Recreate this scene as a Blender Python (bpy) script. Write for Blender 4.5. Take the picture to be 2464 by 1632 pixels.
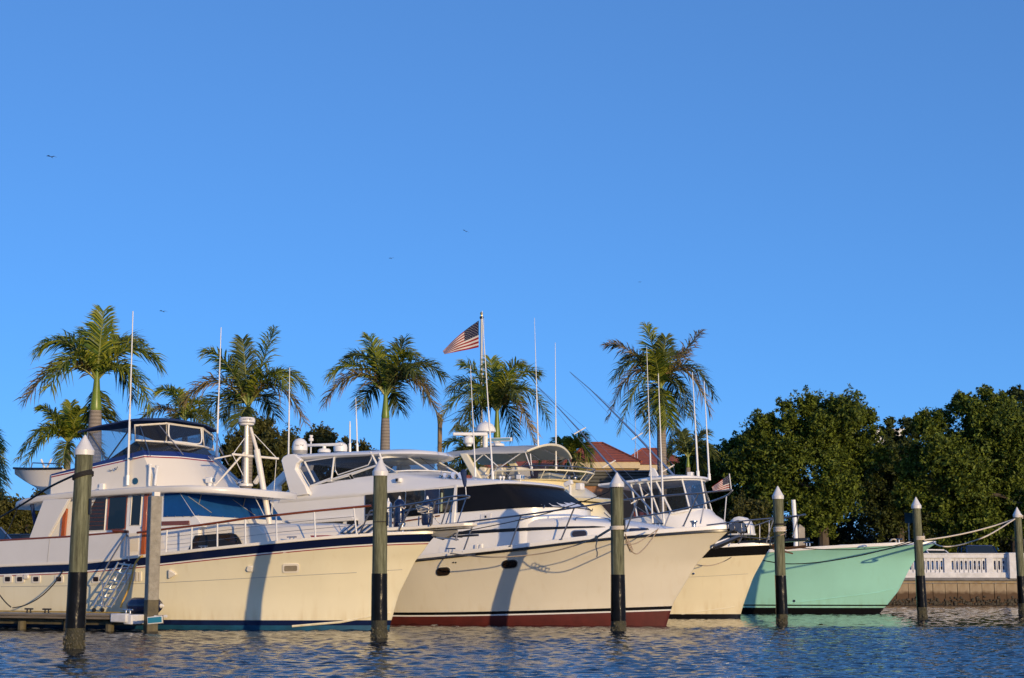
import bpy, bmesh, math, random
import numpy as np
from mathutils import Vector, Matrix, noise
from mathutils.bvhtree import BVHTree
R = math.radians
for o in list(bpy.data.objects): bpy.data.objects.remove(o)
SC = bpy.context.scene
COL = SC.collection
random.seed(7)

# ---------------------------------------------------------------- camera
FPX, CU, CV, CH = 3800.0, 1232.0, 816.0, 1.304      # focal length and centre in photo pixels, eye height over the water
PITCH = math.atan(577.0 / FPX)
cam_d = bpy.data.cameras.new('camera'); cam = bpy.data.objects.new('camera', cam_d); COL.objects.link(cam)
cam_d.sensor_width = 36.0; cam_d.lens = FPX / 2464.0 * 36.0
cam_d.clip_start = 0.1; cam_d.clip_end = 6000.0
cam.location = (0, 0, CH); cam.rotation_euler = (R(90) + PITCH, 0, 0)
SC.camera = cam

# ---------------------------------------------------------------- sky, sun, exposure
SUN_AZ, SUN_EL = R(32.5), R(7.5)                     # behind the camera, to its right, low
w = bpy.data.worlds.new('World'); SC.world = w; w.use_nodes = True
wn, wl = w.node_tree.nodes, w.node_tree.links
sky = wn.new('ShaderNodeTexSky'); sky.sky_type = 'NISHITA'; sky.sun_disc = False
sky.sun_elevation = SUN_EL; sky.sun_rotation = math.pi - SUN_AZ
sky.altitude = 0; sky.air_density = 0.5; sky.dust_density = 0.7; sky.ozone_density = 7.0
gam = wn.new('ShaderNodeGamma'); gam.inputs['Gamma'].default_value = 0.6      # even out the steep brightening towards the horizon, all round
bgn = wn['Background']; wl.new(sky.outputs['Color'], gam.inputs['Color']); tin = wn.new('ShaderNodeMix'); tin.data_type = 'RGBA'; tin.blend_type = 'MULTIPLY'; tin.inputs['Factor'].default_value = 1.0; tin.inputs[7].default_value = (1.05, .935, 1.0, 1)
wl.new(gam.outputs['Color'], tin.inputs[6]); wl.new(tin.outputs[2], bgn.inputs['Color']); bgn.inputs['Strength'].default_value = 0.15
sun_d = bpy.data.lights.new('sun', 'SUN'); sun = bpy.data.objects.new('sun', sun_d); COL.objects.link(sun)
sun_d.energy = 1.36; sun_d.angle = R(0.5); sun_d.color = (1.0, 0.72, 0.37)
sdir = Vector((math.sin(SUN_AZ) * math.cos(SUN_EL), -math.cos(SUN_AZ) * math.cos(SUN_EL), math.sin(SUN_EL)))
sun.rotation_euler = sdir.to_track_quat('Z', 'Y').to_euler()
SC.view_settings.view_transform = 'Standard'; SC.view_settings.look = 'None'
SC.view_settings.gamma = 1.0; SC.view_settings.exposure = 1.4
SC.view_settings.use_curve_mapping = False
SC.cycles.max_bounces = 8; SC.cycles.transparent_max_bounces = 16

# ---------------------------------------------------------------- places: from a pixel of the photograph to a point on a real plane
def ray(u, v):
    a, b = (u - CU) / FPX, -(v - CV) / FPX
    return Vector((a, math.cos(PITCH) - b * math.sin(PITCH), math.sin(PITCH) + b * math.cos(PITCH)))
EYE = Vector((0, 0, CH))
def onz(u, v, z=0.0):
    d = ray(u, v); return EYE + d * ((z - CH) / d.z)
def at(u, v, D):
    d = ray(u, v); return EYE + d * (D / d.y)

# ---------------------------------------------------------------- mesh helpers
class MB:
    def __init__(s): s.v, s.f, s.m = [], [], []
    def add(s, vs, fs, mi=0):
        n = len(s.v); s.v += [tuple(p) for p in vs]
        for f in fs: s.f.append(tuple(i + n for i in f)); s.m.append(mi)
        return s
    def box(s, c, size, rot=None, mi=0):
        hx, hy, hz = size[0] / 2, size[1] / 2, size[2] / 2
        vs = [Vector((x, y, z)) for x in (-hx, hx) for y in (-hy, hy) for z in (-hz, hz)]
        if rot is not None:
            M = rot if isinstance(rot, Matrix) else Matrix.Rotation(rot, 3, 'Z')
            vs = [M @ p for p in vs]
        c = Vector(c)
        return s.add([p + c for p in vs], [(0,1,3,2),(4,6,7,5),(0,4,5,1),(2,3,7,6),(0,2,6,4),(1,5,7,3)], mi)
    def loft(s, rings, closed=True, cap0=True, cap1=True, mi=0):
        n = len(rings[0]); vs = [p for r in rings for p in r]; fs = []
        for i in range(len(rings) - 1):
            for j in range(n if closed else n - 1):
                k = (j + 1) % n
                fs.append((i*n+j, i*n+k, (i+1)*n+k, (i+1)*n+j))
        if cap0: fs.append(tuple(reversed(range(n))))
        if cap1: fs.append(tuple((len(rings)-1)*n + j for j in range(n)))
        return s.add(vs, fs, mi)
    def tube(s, pts, r=0.02, n=6, closed=False, mi=0):
        pts = [Vector(p) for p in pts]; rings = []; up = None
        for i, p in enumerate(pts):
            if closed: t = pts[(i+1) % len(pts)] - pts[i-1]
            else: t = pts[min(i+1, len(pts)-1)] - pts[max(i-1, 0)]
            t = t.normalized() if t.length > 1e-9 else Vector((0,0,1))
            if up is None: up = Vector((0,0,1)) if abs(t.z) < 0.9 else Vector((1,0,0))
            a = t.cross(up)
            if a.length < 1e-6: a = t.orthogonal()
            a.normalize(); b = a.cross(t); up = b
            rr = r[i] if isinstance(r, (list, tuple)) else r
            rings.append([p + (a * math.cos(q) + b * math.sin(q)) * rr for q in [2*math.pi*k/n for k in range(n)]])
        if closed: rings.append(rings[0])
        return s.loft(rings, True, not closed, not closed, mi)
    def lathe(s, prof, c=(0,0,0), n=16, axis=None, mi=0):
        c = Vector(c); q = Vector((0,0,1)).rotation_difference(Vector(axis)) if axis is not None else None
        rings = []
        for r, z in prof:
            ring = [Vector((max(r,1e-4) * math.cos(2*math.pi*k/n), max(r,1e-4) * math.sin(2*math.pi*k/n), z)) for k in range(n)]
            if q: ring = [q @ p for p in ring]
            rings.append([p + c for p in ring])
        return s.loft(rings, True, True, True, mi)
    def ball(s, c, r, n=12, m=7, sc=(1,1,1), mi=0):
        c = Vector(c); rings = []
        for i in range(m + 1):
            a = -math.pi/2 + math.pi * i / m
            rr = max(math.cos(a), 1e-3)
            rings.append([c + Vector((r*sc[0]*rr*math.cos(2*math.pi*k/n), r*sc[1]*rr*math.sin(2*math.pi*k/n), r*sc[2]*math.sin(a))) for k in range(n)])
        return s.loft(rings, True, True, True, mi)
    def slab(s, poly, off, mi=0):
        """a polygon of 3D points pushed along off into a solid"""
        off = Vector(off); a = [Vector(p) for p in poly]
        return s.loft([a, [p + off for p in a]], True, True, True, mi)
    def build(s, name, mat, parent=None, smooth=True, bevel=0.0, kind=None, sharp=32):
        me = bpy.data.meshes.new(name); me.from_pydata(s.v, [], s.f)
        mats = mat if isinstance(mat, (list, tuple)) else [mat]
        for m in mats: me.materials.append(m)
        if len(mats) > 1: me.polygons.foreach_set('material_index', s.m)
        bm = bmesh.new(); bm.from_mesh(me); bmesh.ops.recalc_face_normals(bm, faces=bm.faces); bm.to_mesh(me); bm.free()
        if smooth:
            me.polygons.foreach_set('use_smooth', [True] * len(me.polygons)); me.set_sharp_from_angle(angle=R(sharp))
        me.update()
        o = bpy.data.objects.new(name, me); COL.objects.link(o)
        if parent is not None: o.parent = parent
        if bevel:
            b = o.modifiers.new('bevel', 'BEVEL'); b.width = bevel; b.segments = 2; b.limit_method = 'ANGLE'; b.angle_limit = R(35)
        if kind: o['kind'] = kind
        return o
def thing(name, label, cat, loc=(0,0,0), rz=0.0, group=None):
    o = bpy.data.objects.new(name, None); COL.objects.link(o); o.empty_display_size = 0.3
    o.location = loc; o.rotation_euler = (0, 0, rz); tag(o, label, cat, group); return o
def tag(o, label, cat, group=None):
    o['label'] = label; o['category'] = cat
    if group: o['group'] = group
    return o
def mesh_copy(o, parent):
    c = o.copy(); COL.objects.link(c); c.parent = parent; return c
def arc(p0, p1, sag, n=14):
    p0, p1 = Vector(p0), Vector(p1)
    return [p0.lerp(p1, i/n) + Vector((0,0,-sag * 4 * (i/n) * (1 - i/n))) for i in range(n + 1)]
def smooth_path(pts, k=6):
    P = [Vector(p) for p in pts]; out = []
    for i in range(len(P) - 1):
        a, b, c, d = P[max(i-1,0)], P[i], P[i+1], P[min(i+2,len(P)-1)]
        for j in range(k):
            t = j / k
            out.append(0.5 * ((2*b) + (c-a)*t + (2*a-5*b+4*c-d)*t*t + (3*b-a-3*c+d)*t*t*t))
    out.append(P[-1]); return out

# ---------------------------------------------------------------- materials
def mat(name, col, rough=0.5, metal=0.0, var=0.0, vscale=3.0, bump=0.0, bscale=30.0, coat=0.0, spec=0.5, alpha=None, stretch=(1,1,1), col2=None, trans=0.0, dist=0.01):
    m = bpy.data.materials.new(name); m.use_nodes = True
    nt = m.node_tree; b = nt.nodes['Principled BSDF']
    c = (col[0], col[1], col[2], 1)
    b.inputs['Base Color'].default_value = c; b.inputs['Roughness'].default_value = rough; b.inputs['Metallic'].default_value = metal
    b.inputs['Coat Weight'].default_value = coat; b.inputs['Coat Roughness'].default_value = 0.08; b.inputs['Specular IOR Level'].default_value = spec
    if trans: b.inputs['Transmission Weight'].default_value = trans
    if alpha is not None: b.inputs['Alpha'].default_value = alpha
    if var or bump or col2:
        tc = nt.nodes.new('ShaderNodeTexCoord'); mp = nt.nodes.new('ShaderNodeMapping'); mp.inputs['Scale'].default_value = stretch
        nt.links.new(tc.outputs['Object'], mp.inputs['Vector'])
    if var or col2:
        n = nt.nodes.new('ShaderNodeTexNoise'); n.inputs['Scale'].default_value = vscale; n.inputs['Detail'].default_value = 6; n.inputs['Roughness'].default_value = 0.65
        nt.links.new(mp.outputs['Vector'], n.inputs['Vector'])
        r = nt.nodes.new('ShaderNodeValToRGB'); r.color_ramp.elements[0].position = 0.32; r.color_ramp.elements[1].position = 0.68
        d = col2 if col2 else tuple(max(0, x * (1 - var)) for x in col)
        r.color_ramp.elements[0].color = (d[0], d[1], d[2], 1); r.color_ramp.elements[1].color = c
        nt.links.new(n.outputs['Fac'], r.inputs['Fac']); nt.links.new(r.outputs['Color'], b.inputs['Base Color'])
    if bump:
        n2 = nt.nodes.new('ShaderNodeTexNoise'); n2.inputs['Scale'].default_value = bscale; n2.inputs['Detail'].default_value = 5
        nt.links.new(mp.outputs['Vector'], n2.inputs['Vector'])
        bp = nt.nodes.new('ShaderNodeBump'); bp.inputs['Strength'].default_value = bump; bp.inputs['Distance'].default_value = dist
        nt.links.new(n2.outputs['Fac'], bp.inputs['Height']); nt.links.new(bp.outputs['Normal'], b.inputs['Normal'])
    return m
def hull_mat(name, col, streak=.045):
    """painted hull: faint run-off streaks below the deck edge and a scum band along the waterline"""
    m = mat(name, col, .22, coat=.3, bump=.03, bscale=2.2); nt = m.node_tree; b = nt.nodes['Principled BSDF']; lk = nt.links
    tc = nt.nodes.new('ShaderNodeTexCoord'); mp = nt.nodes.new('ShaderNodeMapping'); mp.inputs['Scale'].default_value = (5.5, 5.5, .16)
    lk.new(tc.outputs['Object'], mp.inputs['Vector']); n = nt.nodes.new('ShaderNodeTexNoise'); n.inputs['Scale'].default_value = 1.0; n.inputs['Detail'].default_value = 5; lk.new(mp.outputs['Vector'], n.inputs['Vector'])
    n2 = nt.nodes.new('ShaderNodeTexNoise'); n2.inputs['Scale'].default_value = .55; n2.inputs['Detail'].default_value = 4; lk.new(tc.outputs['Object'], n2.inputs['Vector'])
    sx = nt.nodes.new('ShaderNodeSeparateXYZ'); lk.new(tc.outputs['Object'], sx.inputs[0])
    def mr(src, a, c, d, e):
        q = nt.nodes.new('ShaderNodeMapRange'); q.inputs['From Min'].default_value = a; q.inputs['From Max'].default_value = c; q.inputs['To Min'].default_value = d; q.inputs['To Max'].default_value = e; lk.new(src, q.inputs['Value']); return q.outputs['Result']
    def mixc(fac, c1, c2):
        q = nt.nodes.new('ShaderNodeMix'); q.data_type = 'RGBA'; lk.new(fac, q.inputs['Factor'])
        for i, c in ((6,c1),(7,c2)):
            if isinstance(c, tuple): q.inputs[i].default_value = (*c, 1)
            else: lk.new(c, q.inputs[i])
        return q.outputs[2]
    dk = tuple(x*.80 for x in col); st = tuple(x*y for x, y in zip(col, (.72,.62,.46)))
    c = mixc(mr(n2.outputs['Fac'], .35, .70, 0, .55), col, dk)
    c = mixc(mr(n.outputs['Fac'], .56, .78, 0, streak*4), c, st)
    ml = nt.nodes.new('ShaderNodeMath'); ml.operation = 'MULTIPLY'; lk.new(mr(sx.outputs['Z'], .62, .22, 0, 1), ml.inputs[0]); lk.new(mr(n.outputs['Fac'], .40, .70, .0, .5), ml.inputs[1])
    c = mixc(ml.outputs[0], c, st); lk.new(c, b.inputs['Base Color']); return m
M = {}
M['cream'] = hull_mat('cream_gelcoat', (.83,.77,.56))
M['creamtrim'] = mat('cream_trim', (.78,.72,.54), .3, var=.06)
M['cream2'] = mat('warm_white_gelcoat', (.78,.73,.63), .25, var=.05, vscale=.8, coat=.3, bump=.03, bscale=2.0)
M['ivory'] = mat('ivory_gelcoat', (.82,.76,.56), .25, var=.05, vscale=.8, coat=.3, bump=.02, bscale=2.0)
M['hull2'] = hull_mat('warm_white_hull', (.80,.75,.62))
M['ivoryhull'] = hull_mat('ivory_hull', (.82,.75,.54), .06)
M['white'] = mat('white_gelcoat', (.84,.83,.80), .25, var=.04, vscale=.9, coat=.25, bump=.02, bscale=3)
M['shadewhite'] = mat('shaded_white_gelcoat', (.70,.69,.67), .3, var=.06, vscale=1.2)  # greyer copy of the white: dimmer light on starboard faces put into the colour
M['whitep'] = mat('white_paint', (.80,.80,.78), .35, var=.06, vscale=4)
M['teal'] = hull_mat('seafoam_gelcoat', (.35,.73,.63), .03)
M['navy'] = mat('navy_paint', (.006,.012,.05), .16, coat=.4, bump=.02, bscale=3)
M['blueflag'] = mat('blue_stripe_paint', (.012,.03,.16), .25)
M['canvas'] = mat('navy_canvas', (.012,.035,.12), .8, var=.3, vscale=5, bump=.25, bscale=8, dist=.03)
M['cover'] = mat('blue_mesh_cover', (.008,.085,.31), .85, spec=.15, var=.25, vscale=2, bump=.2, bscale=4, dist=.03)
M['blackcover'] = mat('black_mesh_cover', (.006,.006,.008), .55, spec=.25, var=.4, vscale=3, bump=.35, bscale=2.2, dist=.05)
M['red'] = mat('red_stripe_paint', (.30,.02,.025), .35)
M['maroon'] = mat('maroon_bottom_paint', (.12,.018,.014), .6, var=.35, vscale=3, bump=.1)
M['bottomblue'] = mat('blue_bottom_paint', (.01,.10,.20), .6, var=.4, vscale=3)
M['black'] = mat('black_paint', (.008,.008,.009), .25)
M['blackrub'] = mat('black_rubber', (.012,.012,.013), .5)
M['darkglass'] = mat('tinted_window', (.008,.009,.011), .05, spec=.6)
M['brownglass'] = mat('curtained_window', (.035,.022,.016), .06, var=.6, vscale=4, stretch=(1,1,6))
M['teak'] = mat('varnished_teak', (.22,.055,.02), .25, var=.4, vscale=6, coat=.5, stretch=(.4,4,4))
M['orangewood'] = mat('varnished_door_frame', (.42,.10,.03), .3, var=.3, vscale=5, coat=.4)
M['steel'] = mat('stainless_steel', (.34,.34,.35), .36, metal=1.0)
M['alu'] = mat('aluminium', (.55,.56,.58), .38, metal=1.0)
M['darksteel'] = mat('weathered_steel', (.20,.20,.21), .4, metal=.8)
M['chrome'] = mat('chrome', (.50,.50,.50), .22, metal=1.0)
M['rope'] = mat('tan_rope', (.42,.33,.24), .9, bump=.6, bscale=90)
M['ropew'] = mat('white_rope', (.62,.56,.47), .9, bump=.6, bscale=90)
M['ropeb'] = mat('black_rope', (.015,.014,.014), .8, bump=.4, bscale=90)
M['grey'] = mat('grey_plastic', (.28,.28,.28), .5)
M['curtain'] = mat('green_curtain', (.45,.50,.30), .8)
M['beige_blind'] = mat('beige_blind', (.30,.255,.18), .8, var=.3, vscale=6)
M['seat'] = mat('grey_cushion', (.26,.28,.29), .8)
def glassmat(name, tint, alpha, rough=.03, gloss=1.0):
    """thin clear sheet: part see-through, part mirror by angle"""
    m = bpy.data.materials.new(name); m.use_nodes = True; nt = m.node_tree; nt.nodes.clear()
    out = nt.nodes.new('ShaderNodeOutputMaterial'); tr = nt.nodes.new('ShaderNodeBsdfTransparent'); gl = nt.nodes.new('ShaderNodeBsdfGlossy')
    df = nt.nodes.new('ShaderNodeBsdfDiffuse'); m1 = nt.nodes.new('ShaderNodeMixShader'); m2 = nt.nodes.new('ShaderNodeMixShader')
    fr = nt.nodes.new('ShaderNodeFresnel'); fr.inputs['IOR'].default_value = 1.5
    tr.inputs['Color'].default_value = (*tint, 1); gl.inputs['Roughness'].default_value = rough; df.inputs['Color'].default_value = (.5,.55,.6,1)
    m1.inputs['Fac'].default_value = alpha
    nt.links.new(tr.outputs[0], m1.inputs[1]); nt.links.new(df.outputs[0], m1.inputs[2])
    ml = nt.nodes.new('ShaderNodeMath'); ml.operation = 'MULTIPLY'; ml.inputs[1].default_value = gloss; nt.links.new(fr.outputs[0], ml.inputs[0]); nt.links.new(ml.outputs[0], m2.inputs['Fac']); nt.links.new(m1.outputs[0], m2.inputs[1]); nt.links.new(gl.outputs[0], m2.inputs[2])
    nt.links.new(m2.outputs[0], out.inputs['Surface'])
    return m
M['clear'] = glassmat('clear_vinyl', (.80,.82,.84), .04, .06, .6)
M['smoke'] = glassmat('smoked_vinyl', (.50,.52,.56), .02, .05, .25)
M['pane'] = glassmat('windscreen_glass', (.80,.88,.90), .05)
# ================================================================ water
def np_mesh(name, V, Q, mat_, parent=None, smooth=False, kind=None):
    """fast mesh from numpy arrays: V (n,3), Q (m,k)"""
    me = bpy.data.meshes.new(name); n, k = Q.shape
    me.vertices.add(len(V)); me.vertices.foreach_set('co', np.asarray(V, np.float32).ravel())
    me.loops.add(n * k); me.loops.foreach_set('vertex_index', Q.astype(np.int32).ravel())
    me.polygons.add(n); me.polygons.foreach_set('loop_start', np.arange(0, n*k, k, dtype=np.int32))
    if smooth: me.polygons.foreach_set('use_smooth', np.ones(n, bool))
    me.materials.append(mat_); me.update(calc_edges=True)
    o = bpy.data.objects.new(name, me); COL.objects.link(o)
    if parent is not None: o.parent = parent
    if kind: o['kind'] = kind
    return o
def water_material():
    m = bpy.data.materials.new('harbour_water'); m.use_nodes = True; nt = m.node_tree; b = nt.nodes['Principled BSDF']
    b.inputs['Base Color'].default_value = (.004, .013, .022, 1); b.inputs['Roughness'].default_value = .04; b.inputs['IOR'].default_value = 1.333
    tc = nt.nodes.new('ShaderNodeTexCoord'); prev = None
    for sc, st, dist, sx in ((8.0, .8, .010, .6), (20.0, .8, .0036, .7)):
        mp = nt.nodes.new('ShaderNodeMapping'); mp.inputs['Scale'].default_value = (sx, 1, 1); mp.inputs['Rotation'].default_value = (0, 0, R(8 * sc % 17))
        nt.links.new(tc.outputs['Object'], mp.inputs['Vector'])
        n = nt.nodes.new('ShaderNodeTexNoise'); n.inputs['Scale'].default_value = sc; n.inputs['Detail'].default_value = 3; n.inputs['Distortion'].default_value = .6
        nt.links.new(mp.outputs['Vector'], n.inputs['Vector'])
        bp = nt.nodes.new('ShaderNodeBump'); bp.inputs['Strength'].default_value = st; bp.inputs['Distance'].default_value = dist
        nt.links.new(n.outputs['Fac'], bp.inputs['Height'])
        if prev: nt.links.new(prev.outputs['Normal'], bp.inputs['Normal'])
        prev = bp
    nt.links.new(prev.outputs['Normal'], b.inputs['Normal'])
    return m
M['water'] = water_material()
rs = np.random.RandomState(3)
wy = np.concatenate([[-300, 0, 9], np.linspace(12, 44, 560), np.linspace(44.2, 84, 200), [100, 150, 400]])
wu = np.concatenate([[-60, -5, -.8], np.linspace(-.43, .43, 460), [.8, 5, 60]])
UU, YY = np.meshgrid(wu, wy); XX = UU * np.maximum(YY, 12); ZZ = np.zeros_like(XX)
for i in range(46):
    lam = .20 * (.62 / .20) ** rs.rand(); th = rs.normal(R(94), R(40)); amp = .0046 * lam ** .95 * (.6 + .8 * rs.rand()); ph = rs.rand() * 6.28
    kx, ky = 2*math.pi/lam*math.cos(th), 2*math.pi/lam*math.sin(th); q = np.sin(kx*XX + ky*YY + ph)
    ZZ += amp * (q + .25 * np.cos(2*(kx*XX + ky*YY + ph)))
ZZ *= np.clip((.44 - np.abs(UU)) / .03, 0, 1) * np.clip((YY - 11) / 3, 0, 1) * np.clip((90 - YY) / 8, 0, 1)
ny, nx = XX.shape; idx = np.arange(ny*nx).reshape(ny, nx)
water = np_mesh('water', np.stack([XX, YY, ZZ], -1).reshape(-1, 3), np.stack([idx[:-1,:-1], idx[:-1,1:], idx[1:,1:], idx[1:,:-1]], -1).reshape(-1, 4), M['water'], smooth=True, kind='structure')

# ================================================================ land and seawall
M['asphalt'] = mat('asphalt', (.055,.055,.055), .9, var=.3, vscale=2)
M['concrete'] = mat('weathered_concrete', (.36,.33,.28), .85, bump=.3, bscale=14, col2=(.22,.19,.15), vscale=2.5)
M['wetconc'] = mat('stained_seawall_concrete', (.36,.30,.21), .8, bump=.4, bscale=10, col2=(.22,.16,.10), vscale=1.6, stretch=(1,1,.5))
M['conclight'] = mat('white_painted_concrete', (.72,.73,.76), .7, bump=.1, bscale=12, col2=(.50,.51,.53), vscale=2.2)
M['concgrey'] = mat('grey_cap_concrete', (.20,.20,.21), .8, var=.4, vscale=2)
nt = M['wetconc'].node_tree; g_ = nt.nodes.new('ShaderNodeNewGeometry'); sx_ = nt.nodes.new('ShaderNodeSeparateXYZ'); nt.links.new(g_.outputs['Position'], sx_.inputs[0])
nn = nt.nodes.new('ShaderNodeTexNoise'); nn.inputs['Scale'].default_value = 3; nt.links.new(g_.outputs['Position'], nn.inputs['Vector']); ad = nt.nodes.new('ShaderNodeMath'); ad.operation = 'MULTIPLY_ADD'; ad.inputs[1].default_value = .35; nt.links.new(nn.outputs['Fac'], ad.inputs[0]); nt.links.new(sx_.outputs['Z'], ad.inputs[2])
mr_ = nt.nodes.new('ShaderNodeMapRange'); mr_.inputs['From Min'].default_value = .90; mr_.inputs['From Max'].default_value = .72; nt.links.new(ad.outputs[0], mr_.inputs['Value'])
mx_ = nt.nodes.new('ShaderNodeMix'); mx_.data_type = 'RGBA'; bb = nt.nodes['Principled BSDF']; nt.links.new(mr_.outputs['Result'], mx_.inputs['Factor']); nt.links.new(bb.inputs['Base Color'].links[0].from_socket, mx_.inputs[6]); mx_.inputs[7].default_value = (.075,.042,.020,1); nt.links.new(mx_.outputs[2], bb.inputs['Base Color'])
M['oyster'] = mat('oyster_growth', (.10,.085,.055), .7, col2=(.018,.014,.010), vscale=14)
GZ = 1.28; WY = 80.7
gb = MB(); gb.add([(-160,54.3,GZ),(-15,54.3,GZ),(-2,WY+.3,GZ),(160,WY+.3,GZ),(900,2500,GZ),(-900,2500,GZ)], [(0,1,2,3,4,5)])
ground = gb.build('ground', M['asphalt'], kind='structure', smooth=False)
sw = thing('seawall', 'stained concrete seawall of upright panels with oysters along the waterline', 'seawall', (20, WY, 0))
pm = MB().box((0,0,0), (.60,.16,1.75)).build('panel', M['wetconc'], sw, bevel=.012); pm.location = (-20.15, .08, .20)
for i in range(1, 78):
    c = mesh_copy(pm, sw); c.location = (-20.15 + .62*i, .08 + .008*math.sin(i*2.3), .20)
b = MB(); b.box((4,.17,-.1), (49,.10,1.6)); b.build('backing', M['concgrey'], sw)
b = MB(); b.box((4,.06,1.145), (49,.34,.13)); b.build('beam', M['wetconc'], sw, bevel=.02)
b = MB(); b.box((4,.02,1.285), (49,.62,.15)); b.build('cap', M['concgrey'], sw, bevel=.02)
b = MB(); b.add([(-170,54,-1),(-35,-26.7,-1)], []) if 0 else None
b = MB(); random.seed(5)
for i in range(1500):
    x = random.uniform(-14, 16); z = abs(random.gauss(0, .17)) - .02; s_ = random.uniform(.03,.085)
    if z > .42: continue
    b.ball((x, -.01 - random.random()*.06, z), s_, 5, 3, (random.uniform(.5,1.2), .7, random.uniform(.6,1.5)))
b.build('oyster_band', M['oyster'], sw, smooth=False, kind='stuff')
b = MB(); b.box((-84.5,54.15,.14), (139,.5,2.4)); b.build('quay_face', M['concrete'], None); bpy.data.objects['quay_face']['kind'] = 'structure'; bpy.data.objects['quay_face'].name = 'quay_wall'
b = MB(); b.loft([[Vector(p)+Vector((0,0,-1.0)) for p in ((-15,54.4,0),(-2,WY,0),(-2,WY+.5,0),(-15.5,54.6,0))], [Vector(p)+Vector((0,0,1.33)) for p in ((-15,54.4,0),(-2,WY,0),(-2,WY+.5,0),(-15.5,54.6,0))]]); b.build('quay_wall', M['concrete'], None, kind='structure')
# balustrade
bl = thing('balustrade', 'white concrete balustrade with slotted panels along the seawall', 'balustrade', (0, WY, 1.36))
X0, BAY, PIL_W = 27.0, 2.13, .34
def pierced(wd, ht, n, th):
    b = MB(); cw = wd / n; sl, sh = .052, .23
    st = []
    for k in range(16):
        a = 2*math.pi*k/16; st.append((sl*math.cos(a), (sh - sl)*(1 if math.sin(a) >= 0 else -1) + sl*math.sin(a)))
    for i in range(n):
        cx = -wd/2 + cw*(i+.5); ou = []
        for px_, pz_ in st:
            ax, az = (cw/2)/max(abs(px_),1e-6), (ht/2)/max(abs(pz_),1e-6); t = min(ax, az); ou.append((px_*t, pz_*t))
        R4 = [[Vector((cx+p, y, q)) for p, q in ring] for ring, y in ((ou,-th/2),(st,-th/2),(st,th/2),(ou,th/2))]
        b.loft(R4, True, False, False)
    return b
pan = pierced(BAY-PIL_W, .74, 8, .10)
b = MB(); b.box((10,.0,1.08), (46,.30,.20)); b.box((10,0,1.205), (46,.38,.05)); b.build('top_rail', M['conclight'], bl, bevel=.02)
b = MB(); b.box((10,-.02,.12), (46,.36,.28)); b.build('plinth', M['conclight'], bl, bevel=.02)
first = None
for i in range(-9, 4):
    x = 22.0 + BAY*i
    if first is None:
        first = pan.build('pierced_panel', M['conclight'], bl, sharp=20); pil_ = MB().box((0,0,0), (PIL_W,.26,.74)).build('pilaster', M['conclight'], bl, bevel=.015); a_, p_ = first, pil_
    else: a_, p_ = mesh_copy(first, bl), mesh_copy(pil_, bl)
    a_.location = (x + BAY/2, 0, .62); p_.location = (x, -.01, .62)
b = MB(); b.box((25.35,-.08,.60), (.66,.72,1.30)); b.build('end_pier', M['conclight'], bl, bevel=.03)
for o in bl.children:
    pass

# ================================================================ leaves: broad trees
def leafmat(name, a, c, trans=.25, rough=.55):
    m = bpy.data.materials.new(name); m.use_nodes = True; nt = m.node_tree; b = nt.nodes['Principled BSDF']; b.inputs['Roughness'].default_value = rough; b.inputs['Specular IOR Level'].default_value = .2
    g = nt.nodes.new('ShaderNodeNewGeometry'); r = nt.nodes.new('ShaderNodeValToRGB')
    r.color_ramp.elements[0].color = (*a, 1); r.color_ramp.elements[1].color = (*c, 1)
    nt.links.new(g.outputs['Random Per Island'], r.inputs['Fac']); nt.links.new(r.outputs['Color'], b.inputs['Base Color'])
    tl = nt.nodes.new('ShaderNodeBsdfTranslucent'); nt.links.new(r.outputs['Color'], tl.inputs['Color']); mx = nt.nodes.new('ShaderNodeMixShader'); mx.inputs['Fac'].default_value = trans
    nt.links.new(b.outputs[0], mx.inputs[1]); nt.links.new(tl.outputs[0], mx.inputs[2]); nt.links.new(mx.outputs[0], nt.nodes['Material Output'].inputs['Surface'])
    return m
M['leaf_oak'] = leafmat('oak_leaves', (.026,.045,.007), (.165,.215,.028), .12)
M['leaf_dark'] = leafmat('dark_leaves', (.018,.032,.010), (.085,.105,.024), .1)
M['leaf_olive'] = leafmat('olive_leaves', (.03,.04,.010), (.12,.115,.03), .12)
M['leaf_under'] = leafmat('deep_shade_leaves', (.008,.014,.005), (.030,.040,.010), .05)  # near-black green: the shade beneath the trees is put into the leaf colour
M['bark'] = mat('tree_bark', (.12,.095,.07), .9, var=.5, vscale=5, bump=.6, bscale=20, stretch=(1,1,.3))
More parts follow.
